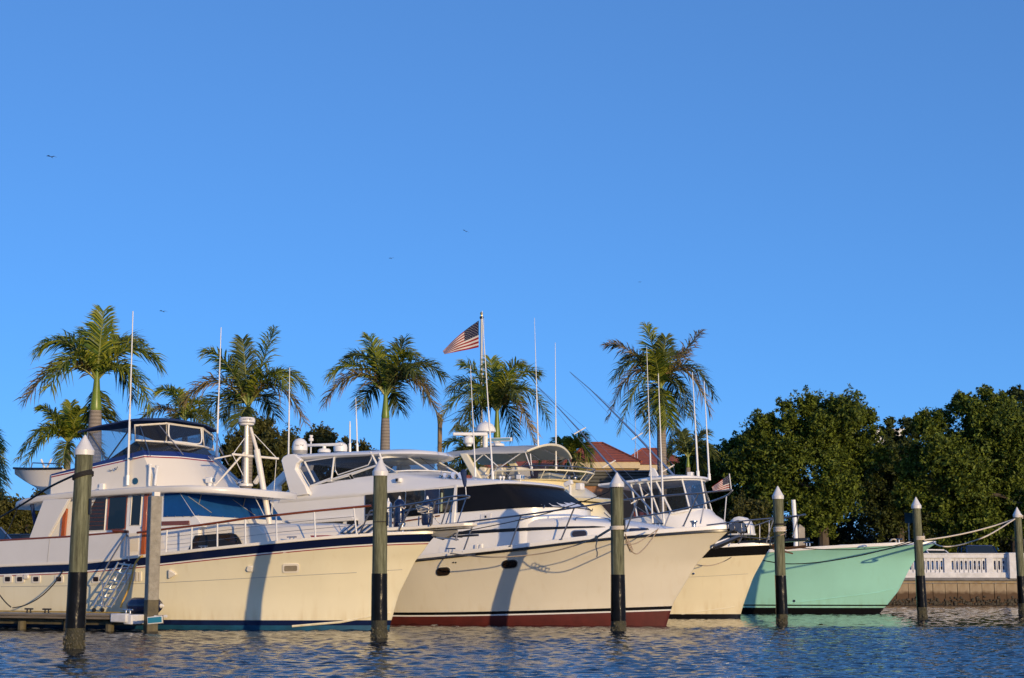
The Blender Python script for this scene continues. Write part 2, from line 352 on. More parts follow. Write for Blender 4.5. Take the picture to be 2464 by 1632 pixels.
def leaves(rs, cl, n, size):
    """n folded leaf sprays strung along twigs that stick up and outwards from the clump spheres cl (cx,cy,cz,r)"""
    cl = np.array(cl); w_ = cl[:,3]**2; nt_ = max(1, n//26); k = rs.choice(len(cl), nt_, p=w_/w_.sum()); mid = cl[:,:3].mean(0)
    nz = lambda v: v/np.linalg.norm(v, axis=1)[:,None]
    d = nz(rs.normal(size=(nt_,3))*.85 + nz(cl[k,:3]-mid+1e-3)*.35 + np.array([0,0,.38])); o = cl[k,:3] + rs.normal(size=(nt_,3))*cl[k,3][:,None]*.42
    L = cl[k,3]*(.45 + .7*rs.rand(nt_)) + .12
    j = np.repeat(np.arange(nt_), 26); n = len(j); t = rs.rand(n)**.7
    c = o[j] + d[j]*(L[j]*t)[:,None] + rs.normal(size=(n,3))*(.05 + .13*L[j]*(1.1-t))[:,None]; c[:,2] -= .10*L[j]*t*t
    nrm = nz(d[j]*.4 + rs.normal(size=(n,3))*.7 + np.array([0,0,.35]))
    t_ = nz(np.cross(nrm, rs.normal(size=(n,3)))); bt = np.cross(nrm, t_); s_ = size*(.6 + .8*rs.rand(n))[:,None]
    V = np.stack([c - t_*s_, c + bt*s_*.42 + nrm*s_*.15, c + t_*s_, c - bt*s_*.42 + nrm*s_*.15], 1).reshape(-1,3)
    return V, np.arange(4*n).reshape(n,4)
def tree(name, label, base, top, cl, n, size, m, group, tr=.35, seed=1, limbs=7, trunk_to=None, lean=(0,0)):
    """cl in world metres relative to the base"""
    t = thing(name, label, 'tree', base, 0, group); rs = np.random.RandomState(seed)
    V, Q = leaves(rs, cl, n, size); np_mesh('crown', V, Q, m, t)
    b = MB(); h = trunk_to or top*.45; P = [Vector((lean[0]*q**1.3, lean[1]*q, h*q)) for q in (0,.2,.4,.6,.8,1)]
    b.tube(P, [tr*1.25, tr, tr*.92, tr*.85, tr*.78, tr*.7], 9); b.build('trunk', M['bark'], t)
    b = MB()
    for i in range(limbs):
        c = cl[int(rs.randint(len(cl)))]; e = Vector(c[:3]); s0 = P[3].lerp(P[5], rs.rand()); mid = s0.lerp(e, .5) + Vector((rs.normal()*.4, rs.normal()*.4, .4))
        b.tube(smooth_path([s0, mid, s0.lerp(e,.72), s0.lerp(e,.9)], 3), [tr*.45*(1-j/10.5) for j in range(10)], 6)
    b.build('limb', M['bark'], t); return t
def crown_from(pts, D, gz, seed, per=5, spread=.55, dspread=1.6):
    """clumps from pixel blobs (u,v,radius px) at depth D, each broken into smaller ones"""
    rs = np.random.RandomState(seed); base = None; out = []
    for u, v, rp in pts:
        p = at(u, v + 22, D); r = rp / FPX * D
        for i in range(per):
            d = rs.normal(size=3); d /= np.linalg.norm(d); rr = r * (.20 + .36*rs.rand()**1.2)
            out.append([p.x + d[0]*r*spread*1.25, p.y + d[1]*r*dspread*.7, p.z + d[2]*r*spread*1.25, rr])
    return out
def rel(cl, base): return [[c[0]-base[0], c[1]-base[1], c[2]-base[2], c[3]] for c in cl]
def px_tree(label, D, u0, blobs, n, size, m, seed, tr=.35, name='broadleaf_tree', trunk_px=None, lean=(0,0), per=5, group='broadleaf trees behind the waterfront', dspread=1.6):
    n = int(n*4.4); size *= .45; per = 6
    x = at(u0, 1393, D).x; base = (x, D, GZ); cl = rel(crown_from(blobs, D, GZ, seed, per, dspread=dspread), base)
    return tree(name, label, base, max(c[2] for c in cl), cl, n, size, m, group, tr, seed, trunk_to=((at(u0, trunk_px, D).z - GZ) if trunk_px else None), lean=lean)
# right-hand wood behind the sea-green boat
px_tree('large green oak with ragged rounded crown directly behind the seafoam boat', 92, 1985, [(1900,1030,85),(1960,1075,75),(1985,1100,60),(1975,1000,72),(2050,1020,75),(1850,1100,80),(1930,1110,95),(2030,1110,95),(2085,1060,55),(1885,985,42),(1938,958,24),(2000,960,26),(2025,965,22),(1930,1170,60),(2030,1165,45),(1870,1150,40),(1830,1020,36),(1965,1225,42),(1990,1190,50)], 30000, .24, M['leaf_oak'], 11, .34, trunk_px=1180)
px_tree('wide dark oak at the right edge of the wood behind the balustrade', 90, 2330, [(2300,1020,85),(2390,1000,80),(2260,1090,85),(2350,1110,100),(2430,1080,90),(2300,1200,90),(2390,1210,95),(2440,1170,80),(2270,1270,55),(2330,960,36),(2385,945,34),(2240,1000,36),(2200,1140,55),(2455,1200,45)], 32000, .25, M['leaf_oak'], 12, .36, trunk_px=1180)
px_tree('tall shaded tree rising above the far right end of the wood', 106, 2450, [(2440,960,45),(2470,990,70),(2420,940,28),(2455,925,22),(2480,1080,90),(2400,1100,80)], 9000, .28, M['leaf_dark'], 13, .4)
px_tree('thin crowned tree showing sky through its twigs between the two oaks', 104, 2170, [(2170,1030,42),(2140,1010,26),(2200,1000,30),(2195,1085,60),(2130,1080,60),(2160,1150,85),(2150,1100,60),(2215,1120,70),(2215,1185,80),(2120,1190,70),(2085,1140,50)], 15000, .26, M['leaf_dark'], 14, .3)
px_tree('low shaded tree beside the leaning palm trunk behind the outriggers', 100, 1700, [(1660,1110,60),(1730,1085,55),(1790,1075,50),(1700,1160,80),(1780,1150,80),(1640,1180,60),(1820,1110,50),(1740,1210,50)], 18000, .25, M['leaf_oak'], 15, .3)
px_tree('sparse bush with bare twigs behind the pulpit of the white yacht', 86, 1790, [(1770,1200,45),(1800,1240,50),(1750,1260,45),(1830,1270,45)], 3200, .2, M['leaf_olive'], 16, .2, 'bush', group='bushes along the seawall')
def thicket(name, D, u0, u1, zt, n, seed, m):
    rs = np.random.RandomState(seed); x0, x1 = at(u0, 1393, D).x, at(u1, 1393, D).x; cl = []
    x = x0
    while x < x1: cl.append([x, D + rs.normal()*1.2, GZ + zt*(.25 + .5*rs.rand()), 1.0 + zt*.28*rs.rand()]); x += .55
    V, Q = leaves(rs, cl, n, .17); np_mesh(name, V, Q, m, kind='stuff')
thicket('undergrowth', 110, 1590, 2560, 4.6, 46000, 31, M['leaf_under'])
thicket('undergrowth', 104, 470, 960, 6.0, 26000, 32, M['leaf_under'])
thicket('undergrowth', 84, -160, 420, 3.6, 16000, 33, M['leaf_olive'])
# left-centre trees behind the yachts
px_tree('open crowned tree behind the radar mast of the blue striped yacht', 96, 640, [(620,1045,55),(660,1065,62),(580,1085,50),(690,1090,45),(640,1020,32),(560,1060,28),(655,1130,75),(590,1150,70),(700,1150,60),(640,1210,70)], 15000, .24, M['leaf_olive'], 21, .3, trunk_px=1150)
px_tree('broad low tree behind the white radar array of the enclosed yacht', 97, 790, [(760,1060,48),(800,1055,40),(835,1075,36),(880,1090,40),(740,1100,50),(790,1110,55),(860,1120,50),(720,1150,60),(910,1095,26)], 12000, .24, M['leaf_olive'], 22, .3, trunk_px=1150)
px_tree('dense green bushy tree behind the stern of the blue striped yacht', 74, 60, [(30,1210,40),(80,1200,36),(10,1260,50),(70,1255,50),(130,1230,45),(170,1260,50),(-20,1200,50),(215,1250,45),(120,1180,26)], 11000, .18, M['leaf_olive'], 23, .22, dspread=1.0)
px_tree('shaded bushy tree behind the open bimini of the ivory yacht', 99, 1180, [(1100,1120,36),(1150,1130,36),(1210,1135,36),(1080,1170,40),(1180,1170,40),(1350,1140,30)], 5000, .22, M['leaf_dark'], 24, .25)

# ================================================================ palms
M['frond'] = leafmat('palm_leaflets', (.05,.105,.014), (.30,.31,.035), .22, .4)
M['frond_brown'] = leafmat('browning_palm_leaflets', (.09,.08,.028), (.34,.24,.11), .18, .55)
M['frond_dark'] = leafmat('shaded_palm_leaflets', (.035,.065,.02), (.15,.165,.045), .15, .45)  # darker leaflet copy: shade on back and hanging fronds put into the colour
M['shaft'] = mat('green_crownshaft', (.17,.25,.03), .35, var=.35, vscale=3, stretch=(1,1,.3))
M['rachis'] = mat('frond_stalk', (.20,.22,.05), .5)
def trunk_mat():
    m = mat('ringed_palm_trunk', (.30,.26,.22), .9, var=.25, vscale=3, bump=.2); nt = m.node_tree
    tc = nt.nodes.new('ShaderNodeTexCoord'); wv = nt.nodes.new('ShaderNodeTexWave'); wv.bands_direction = 'Z'; wv.inputs['Scale'].default_value = 2.2; wv.inputs['Distortion'].default_value = 1.0; wv.inputs['Detail'].default_value = 2
    nt.links.new(tc.outputs['Object'], wv.inputs['Vector']); b = nt.nodes['Principled BSDF']
    src = b.inputs['Base Color'].links[0].from_socket; mx = nt.nodes.new('ShaderNodeMix'); mx.data_type = 'RGBA'; mx.blend_type = 'MULTIPLY'; mx.inputs['Factor'].default_value = .35
    nt.links.new(src, mx.inputs[6]); nt.links.new(wv.outputs['Color'], mx.inputs[7]); nt.links.new(mx.outputs[2], b.inputs['Base Color'])
    return m
M['ptrunk'] = trunk_mat()
def frond(parent, o, p0, p1, p2, rs, m, ll=1.0, nl=88, hang=.6):
    """one leaf: curved stalk p0-p1-p2 (quadratic) with two ranks of hanging leaflets"""
    b = MB(); bez = lambda t: p0*(1-t)**2 + p1*2*t*(1-t) + p2*t*t
    pts = [bez(i/14) for i in range(15)]; b.tube(pts, [.045*(1-i/16) + .006 for i in range(15)], 5, mi=1)
    L = sum((pts[i+1]-pts[i]).length for i in range(14)); up = Vector((0,0,1))
    for i in range(nl):
        t = .10 + .90 * (i + .5*rs.rand()) / nl; p = bez(t); d = (bez(min(1,t+.02)) - bez(max(0,t-.02))).normalized()
        side = d.cross(up)
        if side.length < .25: side = Vector((1,0,0)) - d*d.x
        side.normalize(); nup = side.cross(d).normalized()
        prof = min(1, .25 + t*2.4) * (1 - .55*max(0, (t-.5)/.5)**2)
        for sg in (-1, 1):
            l = ll * prof * (.8 + .4*rs.rand()) + .12
            tilt = rs.normal()*.45 + .25
            dr = (side*sg*(1.0) + d*(.45 + .9*t) + nup*tilt).normalized()
            drop = Vector((0,0,-1)) * (hang * (.7 + .6*rs.rand()))
            e1 = p + dr*l*.5 + drop*l*.08; e2 = p + dr*l*.90 + drop*l*.46; wv = (d*.9 + Vector((rs.normal(), rs.normal(), rs.normal()))*.25).normalized() * (.026 + .012*rs.rand())
            b.add([p - wv*.6, p + wv*.6, e1 + wv, e1 - wv, e2], [(0,1,2,3),(3,2,4)], 0)
    me = bpy.data.meshes.new('frond'); me.from_pydata(b.v, [], b.f); me.materials.append(m); me.materials.append(M['rachis']); me.polygons.foreach_set('material_index', b.m); me.update()
    fo = bpy.data.objects.new('frond', me); COL.objects.link(fo); fo.parent = parent
def palm(label, D, cu, cv, shaft_v, tips, rt, seed, ll=1.0, nl=88, lean=0.0, mats=None, group='palm trees along the waterfront', name='palm_tree', ground=None):
    """crown at pixel (cu,cv), depth D; tips = (u, v, arch px, depth offset m, tone)"""
    rs = random.Random(seed); 
    class RS:
        rand = staticmethod(rs.random); normal = staticmethod(lambda: rs.gauss(0,1))
    g = GZ; top = at(cu, cv, D); base = Vector((top.x - lean, D, g)); t = thing(name, label, 'palm tree', base, 0, group); T = top - base
    hs = T.z - (at(cu, shaft_v, D).z - g); zs = T.z - hs; b = MB()
    fx = lambda z: lean * (z / T.z) ** 1.5
    prof = [(rt*1.25,0),(rt*1.05,.5),(rt*1.0,zs*.3),(rt*1.12,zs*.55),(rt*1.12,zs*.75),(rt*1.0,zs*.92),(rt*.88,zs)]
    b.loft([[Vector((r*math.cos(k*math.pi/8) + fx(z), r*math.sin(k*math.pi/8), z)) for k in range(16)] for r, z in prof]); b.build('trunk', M['ptrunk'], t)
    b = MB(); b.loft([[Vector((r*math.cos(k*math.pi/7) + fx(z), r*math.sin(k*math.pi/7), z)) for k in range(14)] for r, z in ((rt*.80,zs-.02),(rt*.92,zs+hs*.08),(rt*.72,zs+hs*.4),(rt*.52,zs+hs*.8),(rt*.42,T.z+.1),(rt*.12,T.z+.6))]); b.build('crownshaft', M['shaft'], t)
    for u, v, arch, dd, tone in tips:
        p2 = at(u, v, D + dd) - base; p0 = T + Vector((0,0,-.05)); mid = (p0 + p2)*.5; p1 = mid + Vector((0, 0, arch / FPX * D))
        frond(t, None, p0, p1, p2, RS, M[('frond','frond_brown','frond_dark')[tone]], ll, nl)
    return t
random.seed(3)
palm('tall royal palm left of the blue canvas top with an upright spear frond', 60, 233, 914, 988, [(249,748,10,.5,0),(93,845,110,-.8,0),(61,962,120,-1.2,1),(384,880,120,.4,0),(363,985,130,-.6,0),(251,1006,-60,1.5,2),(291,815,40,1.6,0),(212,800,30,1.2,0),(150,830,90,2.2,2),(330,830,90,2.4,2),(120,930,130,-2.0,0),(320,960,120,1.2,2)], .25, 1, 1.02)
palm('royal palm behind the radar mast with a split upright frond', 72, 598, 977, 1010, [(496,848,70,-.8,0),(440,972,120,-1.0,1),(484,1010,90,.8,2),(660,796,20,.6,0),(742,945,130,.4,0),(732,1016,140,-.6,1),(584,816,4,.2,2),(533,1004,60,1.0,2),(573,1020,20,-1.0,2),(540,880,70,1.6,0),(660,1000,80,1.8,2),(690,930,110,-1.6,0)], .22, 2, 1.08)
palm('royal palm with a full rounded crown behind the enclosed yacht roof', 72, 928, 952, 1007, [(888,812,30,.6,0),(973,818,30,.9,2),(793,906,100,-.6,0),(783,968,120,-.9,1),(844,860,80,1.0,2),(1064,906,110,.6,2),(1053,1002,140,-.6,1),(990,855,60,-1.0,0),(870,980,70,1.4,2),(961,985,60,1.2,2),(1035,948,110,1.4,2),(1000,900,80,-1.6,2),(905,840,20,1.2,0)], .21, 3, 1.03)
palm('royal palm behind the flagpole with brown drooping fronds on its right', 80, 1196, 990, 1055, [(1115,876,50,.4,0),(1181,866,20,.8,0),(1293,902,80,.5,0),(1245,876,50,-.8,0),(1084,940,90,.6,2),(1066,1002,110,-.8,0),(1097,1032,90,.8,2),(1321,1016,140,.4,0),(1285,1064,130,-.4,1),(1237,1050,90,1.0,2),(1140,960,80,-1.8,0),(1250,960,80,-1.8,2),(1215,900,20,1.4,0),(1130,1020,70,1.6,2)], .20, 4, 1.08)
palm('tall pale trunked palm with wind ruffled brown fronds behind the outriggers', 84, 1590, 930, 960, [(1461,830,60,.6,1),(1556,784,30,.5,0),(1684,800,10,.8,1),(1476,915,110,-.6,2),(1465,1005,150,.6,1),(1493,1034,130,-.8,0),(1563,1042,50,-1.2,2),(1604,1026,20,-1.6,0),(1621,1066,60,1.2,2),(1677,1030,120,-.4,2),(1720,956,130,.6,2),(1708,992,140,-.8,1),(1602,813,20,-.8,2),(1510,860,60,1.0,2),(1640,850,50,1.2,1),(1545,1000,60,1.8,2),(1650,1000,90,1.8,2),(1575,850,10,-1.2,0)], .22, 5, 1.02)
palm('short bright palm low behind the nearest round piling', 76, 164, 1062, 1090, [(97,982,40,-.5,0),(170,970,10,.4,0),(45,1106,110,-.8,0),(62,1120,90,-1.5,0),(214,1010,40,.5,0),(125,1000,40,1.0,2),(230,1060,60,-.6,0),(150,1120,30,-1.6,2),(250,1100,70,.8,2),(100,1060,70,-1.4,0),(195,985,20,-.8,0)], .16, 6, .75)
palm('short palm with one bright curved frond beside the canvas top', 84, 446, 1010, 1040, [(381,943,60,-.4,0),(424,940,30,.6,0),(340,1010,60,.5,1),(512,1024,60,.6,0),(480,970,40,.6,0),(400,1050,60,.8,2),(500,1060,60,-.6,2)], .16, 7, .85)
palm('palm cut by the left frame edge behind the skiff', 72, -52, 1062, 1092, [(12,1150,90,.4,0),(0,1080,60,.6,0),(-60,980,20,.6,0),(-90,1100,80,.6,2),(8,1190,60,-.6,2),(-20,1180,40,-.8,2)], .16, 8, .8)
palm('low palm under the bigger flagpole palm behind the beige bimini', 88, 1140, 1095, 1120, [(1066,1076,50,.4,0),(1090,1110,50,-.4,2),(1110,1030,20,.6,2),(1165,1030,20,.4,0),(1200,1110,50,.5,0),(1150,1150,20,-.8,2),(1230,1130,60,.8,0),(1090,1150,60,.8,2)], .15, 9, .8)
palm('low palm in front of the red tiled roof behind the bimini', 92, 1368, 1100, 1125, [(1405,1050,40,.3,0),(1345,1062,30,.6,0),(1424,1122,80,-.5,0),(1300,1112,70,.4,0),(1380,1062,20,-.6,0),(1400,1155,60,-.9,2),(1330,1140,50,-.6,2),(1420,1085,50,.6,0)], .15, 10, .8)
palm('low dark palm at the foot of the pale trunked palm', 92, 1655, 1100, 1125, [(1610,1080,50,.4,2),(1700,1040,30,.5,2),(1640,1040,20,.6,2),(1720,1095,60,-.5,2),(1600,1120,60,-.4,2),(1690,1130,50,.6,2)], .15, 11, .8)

# ================================================================ buildings behind
M['rooftile'] = mat('red_roof_tiles', (.42,.105,.05), .8, var=.35, vscale=3)
nt = M['rooftile'].node_tree; tc = nt.nodes.new('ShaderNodeTexCoord'); wv = nt.nodes.new('ShaderNodeTexWave'); wv.bands_direction = 'Z'; wv.inputs['Scale'].default_value = 1.9; wv.inputs['Distortion'].default_value = .6; bp = nt.nodes.new('ShaderNodeBump'); bp.inputs['Strength'].default_value = .9; bp.inputs['Distance'].default_value = .05
nt.links.new(tc.outputs['Object'], wv.inputs['Vector']); nt.links.new(wv.outputs['Fac'], bp.inputs['Height']); nt.links.new(bp.outputs['Normal'], nt.nodes['Principled BSDF'].inputs['Normal'])
M['stucco'] = mat('ochre_stucco', (.50,.36,.18), .9, var=.12, vscale=1.5, bump=.2)
M['fascia'] = mat('cream_fascia', (.62,.52,.34), .8, var=.1)
M['terracotta'] = mat('terracotta_stucco', (.36,.19,.11), .9, var=.15, vscale=1)
M['siding'] = mat('grey_green_siding', (.10,.105,.10), .8, var=.25, vscale=1.5)
def hip_house(label, D, u0, u1, v_eave, ridge_u, v_ridge, depth, wallm, over=.5, ridge_half=.6):
    x0, x1 = at(u0, 1393, D).x, at(u1, 1393, D).x; ze, zr = at(u0, v_eave, D).z, at(ridge_u, v_ridge, D + depth/2).z; xr = at(ridge_u, 1393, D + depth/2).x
    t = thing('tiled_building', label, 'building', ((x0+x1)/2, D + depth/2, GZ), 0, 'red roofed buildings behind the marina'); ox, oy, oz = t.location
    b = MB(); b.box((0, 0, (ze - oz)/2 - .2), (x1-x0, depth, ze-oz-.4)); b.build('wall', wallm, t)
    b = MB(); b.box((0, 0, ze - oz - .30), (x1-x0+over*1.6, depth+over*1.6, .5)); b.build('fascia', M['fascia'], t, bevel=.03)
    hx, hy, z0 = (x1-x0)/2 + over, depth/2 + over, ze - oz - .04; rx = xr - ox; z1 = zr - oz
    b = MB(); b.add([(-hx,-hy,z0),(hx,-hy,z0),(hx,hy,z0),(-hx,hy,z0),(rx-ridge_half,0,z1),(rx+ridge_half,0,z1)], [(0,1,5,4),(1,2,5),(2,3,4,5),(3,0,4),(0,3,2,1)]); b.build('roof', M['rooftile'], t, smooth=False)
    b = MB()
    for a, c in (((-hx,-hy,z0),(rx-ridge_half,0,z1)),((hx,-hy,z0),(rx+ridge_half,0,z1)),((hx,hy,z0),(rx+ridge_half,0,z1)),((-hx,hy,z0),(rx-ridge_half,0,z1)),((rx-ridge_half,0,z1),(rx+ridge_half,0,z1))): b.tube([a, c], .10, 6)
    b.build('ridge_tile', M['rooftile'], t)
    wt = max(1, int((x1-x0)/2.4))
    for i in range(wt):
        fr = MB().box((-(x1-x0)/2 + (i+.5)*(x1-x0)/wt, -depth/2-.03, ze-oz-1.9), (1.1,.10,1.5)).build('window', M['fascia'], t, bevel=.02)
        MB().box((-(x1-x0)/2 + (i+.5)*(x1-x0)/wt, -depth/2-.08, ze-oz-1.9), (.9,.06,1.3)).build('pane', M['darkglass'], fr)
    return t
hip_house('ochre building with a steep red tiled hip roof behind the bimini', 122, 1378, 1530, 1111, 1434, 1066, 9, M['stucco'])
hip_house('red hip roof with its peak left of the pale palm trunk', 138, 1505, 1660, 1118, 1566, 1080, 9, M['stucco'])
hip_house('long low building with a shallow red roof behind the ivory yacht', 130, 1090, 1376, 1150, 1330, 1100, 12, M['stucco'], ridge_half=3.5)
x0, x1 = at(1385,1393,104).x, at(1600,1393,104).x; zt, zb = at(1400,1137,104).z, at(1400,1170,104).z
t = thing('flat_roofed_building', 'flat roofed terracotta building with grey green boarded parapet beside the hip roofs', 'building', ((x0+x1)/2, 107, GZ))
b = MB(); b.box((0,0,(zb-GZ)/2), (x1-x0-.3,6,zb-GZ)); b.build('wall', M['terracotta'], t)
hb = (zt-zb)/4
pl = MB().box((0,0,0), (x1-x0,.14,hb-.03)).build('plank', M['siding'], t, bevel=.015)
for i in range(4):
    c = pl if i == 0 else mesh_copy(pl, t); c.location = (0, -3.08 - .05*i, zb - GZ + hb*(i+.5))
b = MB(); b.box((0,.1,zb-GZ+(zt-zb)/2), (x1-x0-.1,6,zt-zb-.05)); b.build('parapet_core', M['siding'], t)
b = MB(); b.box((0,-.1,zt-GZ+.06), (x1-x0+.4,6.7,.12)); b.build('coping', M['concgrey'], t, bevel=.02)
b = MB(); b.box((-(x1-x0)/2+2.0,-3.04,2.2), (1.2,.1,2.2)); b.build('door', M['siding'], t, bevel=.02)
b = MB(); x0, x1 = at(2118,1393,190).x, at(2185,1393,190).x; z_ = at(2100,1040,190).z
t = thing('white_tower_block', 'pale flat roofed block just showing through the gap between the oaks', 'building', ((x0+x1)/2, 190, GZ))
b = MB(); b.box((0,4,(z_-GZ)/2), (x1-x0,8,z_-GZ)); b.build('wall', M['whitep'], t); b = MB(); b.box((0,4,z_-GZ+.2), (x1-x0+.5,8.5,.4)); b.build('coping', M['whitep'], t, bevel=.03)
# ================================================================ mooring pilings
def wood_mat():
    m = bpy.data.materials.new('weathered_piling_wood'); m.use_nodes = True; nt = m.node_tree; b = nt.nodes['Principled BSDF']; b.inputs['Roughness'].default_value = .85
    tc = nt.nodes.new('ShaderNodeTexCoord'); mp = nt.nodes.new('ShaderNodeMapping'); mp.inputs['Scale'].default_value = (11, 11, .8)
    oi = nt.nodes.new('ShaderNodeObjectInfo'); ad = nt.nodes.new('ShaderNodeVectorMath'); ad.operation = 'ADD'
    ml = nt.nodes.new('ShaderNodeMath'); ml.operation = 'MULTIPLY'; ml.inputs[1].default_value = 37
    nt.links.new(oi.outputs['Random'], ml.inputs[0]); nt.links.new(tc.outputs['Object'], ad.inputs[0]); nt.links.new(ml.outputs[0], ad.inputs[1]); nt.links.new(ad.outputs[0], mp.inputs['Vector'])
    n = nt.nodes.new('ShaderNodeTexNoise'); n.inputs['Scale'].default_value = 1.6; n.inputs['Detail'].default_value = 9; n.inputs['Roughness'].default_value = .75
    nt.links.new(mp.outputs['Vector'], n.inputs['Vector'])
    r = nt.nodes.new('ShaderNodeValToRGB'); e = r.color_ramp.elements
    e[0].position = .34; e[0].color = (.036,.035,.022,1); e[1].position = .66; e[1].color = (.22,.23,.145,1)
    e2 = r.color_ramp.elements.new(.5); e2.color = (.115,.122,.07,1)
    nt.links.new(n.outputs['Fac'], r.inputs['Fac']); nt.links.new(r.outputs['Color'], b.inputs['Base Color'])
    bp = nt.nodes.new('ShaderNodeBump'); bp.inputs['Strength'].default_value = .6; bp.inputs['Distance'].default_value = .02
    nt.links.new(n.outputs['Fac'], bp.inputs['Height']); nt.links.new(bp.outputs['Normal'], b.inputs['Normal'])
    return m
M['pile'] = wood_mat()
M['wrap'] = mat('black_plastic_wrap', (.006,.006,.006), .17, spec=.12, bump=.8, bscale=7, dist=.02, stretch=(1,1,.35))
M['slime'] = mat('barnacled_wood', (.07,.065,.03), .6, var=.7, vscale=9, bump=1.0, bscale=40, dist=.03, col2=(.02,.02,.012))
M['barnacle'] = mat('barnacles', (.13,.115,.08), .8, col2=(.05,.05,.03), vscale=30)
M['capw'] = mat('white_piling_cap', (.70,.70,.70), .35, var=.08, vscale=5)
def wobble(prof, c=(0,0,0), n=20, lean=(0,0), seed=0, amp=.008):
    rings = []
    for r, z in prof:
        rings.append([Vector((math.cos(2*math.pi*k/n), math.sin(2*math.pi*k/n), 0)) * (r + amp * noise.noise(Vector((math.cos(2*math.pi*k/n)*2, math.sin(2*math.pi*k/n)*2+seed, z*.7)))) + Vector((lean[0]*z, lean[1]*z, z)) for k in range(n)])
    return rings
def piling(u, v, top, r, lean, wrap, slime, label):
    p = onz(u, v); t = thing('mooring_piling', label, 'piling', p, 0, 'round mooring pilings with white caps')
    sd = u * .01
    def seg(name, m, z0, z1, r0, r1, k=8, amp=.008):
        b = MB(); b.loft(wobble([(r0 + (r1-r0)*i/k, z0 + (z1-z0)*i/k) for i in range(k+1)], lean=lean, seed=sd, amp=amp)); b.build(name, m, t, sharp=60)
    rt, rb = r, r * 1.09
    seg('post', M['pile'], wrap - .05, top - .38, rb - (rb-rt)*wrap/top, rt, 14)
    seg('plastic_wrap', M['wrap'], slime - .02, wrap, rb + .012, rb + .008 - (rb-rt)*wrap/top, 10, .012)
    seg('waterline_growth', M['slime'], -.6, slime, rb + .004, rb + .002, 8, .035)
    g = MB(); rr_ = random.Random(int(u))
    for i in range(90):
        a, z = rr_.uniform(0, 6.28), abs(rr_.gauss(0, slime*.42)) - .03
        if z < slime + .1: g.ball(((rb+.012)*math.cos(a), (rb+.012)*math.sin(a), z), rr_.uniform(.010,.026), 5, 3, (1,1,rr_.uniform(.7,1.5)))
    g.build('barnacle_growth', M['barnacle'], t, smooth=False, kind='stuff')
    c = MB(); lx, ly = lean
    c.loft([[Vector((rr*math.cos(2*math.pi*k/20) + lx*z, rr*math.sin(2*math.pi*k/20) + ly*z, z)) for k in range(20)] for rr, z in ((rt+.010, top-.39), (rt+.022, top-.39), (rt+.026, top-.29), (rt+.004, top-.262), (.014, top), (.001, top+.004))])
    c.build('cap', M['capw'], t, sharp=25)
    mb = MB(); zb = top*.66; mb.box((rt+.02+lx*zb, -.07, zb), (.04,.07,.30)); mb.build('bracket', M['black'], t)
    return t, p
PILES = [(178,1560,4.06,.166,(.012,0),1.43,.40,'nearest round piling with a white cone cap in front of the blue striped yacht stern'),
 (912,1537,3.97,.156,(-.004,0),1.42,.42,'round piling standing in front of the cream bow of the blue striped yacht'),
 (1488,1518,4.01,.164,(0,0),1.41,.27,'round piling with pale rope collar before the maroon bottomed yacht'),
 (1882,1500,4.06,.152,(-.008,0),1.40,.29,'round piling with cream rope rings in front of the black banded bow'),
 (2220,1488,4.04,.142,(-.018,0),1.41,.39,'round piling standing at the tip of the seafoam green bow'),
 (2462,1476,4.04,.142,(-.012,0),1.41,.40,'farthest round piling cut by the frame, white ropes tied near its top')]
PIL = [piling(*a) for a in PILES]

# ================================================================ boats: frame and hull
class Boat:
    def __init__(s, name, label, cat, stem, deg):
        a = R(deg); s.F = Vector((math.cos(a), -math.sin(a), 0)); s.P = Vector((math.sin(a), math.cos(a), 0)); s.o = Vector((stem[0], stem[1], 0))
        s.e = thing(name, label, cat, s.o, -a); s.bvhs = []
    def loc(s, d): return Vector((d.dot(s.F), d.dot(s.P), d.z))
    def W(s, p): return s.o + s.F * p[0] + s.P * p[1] + Vector((0,0,p[2]))
    def S(s, u, v, b):
        """pixel to the vertical fore-and-aft plane b metres to starboard of the keel, in the boat's own axes"""
        o, d = s.loc(EYE - s.o), s.loc(ray(u, v)); return o + d * ((-b - o.y) / d.y)
    def X(s, u, v, x):
        o, d = s.loc(EYE - s.o), s.loc(ray(u, v)); return o + d * ((x - o.x) / d.x)
    def Z(s, u, v, z):
        o, d = s.loc(EYE - s.o), s.loc(ray(u, v)); return o + d * ((z - o.z) / d.z)
    def PL(s, u, v, p0, n):
        o, d = s.loc(EYE - s.o), s.loc(ray(u, v)); n = Vector(n); return o + d * ((Vector(p0) - o).dot(n) / d.dot(n))
    def solid(s, mb): s.bvhs.append(BVHTree.FromPolygons([Vector(p) for p in mb.v], mb.f))
    def H(s, u, v):
        o, d = s.loc(EYE - s.o), s.loc(ray(u, v)); best = None
        for t in s.bvhs:
            h = t.ray_cast(o, d)
            if h[0] is not None and (best is None or h[3] < best[2]): best = (h[0], h[1] if h[1].dot(d) < 0 else -h[1], h[3])
        if best is None: raise ValueError('no hit %s %s' % (u, v))
        return best[0], best[1]
def sm(a, b, x):
    t = min(1, max(0, (x - a) / (b - a))); return t * t * (3 - 2 * t)
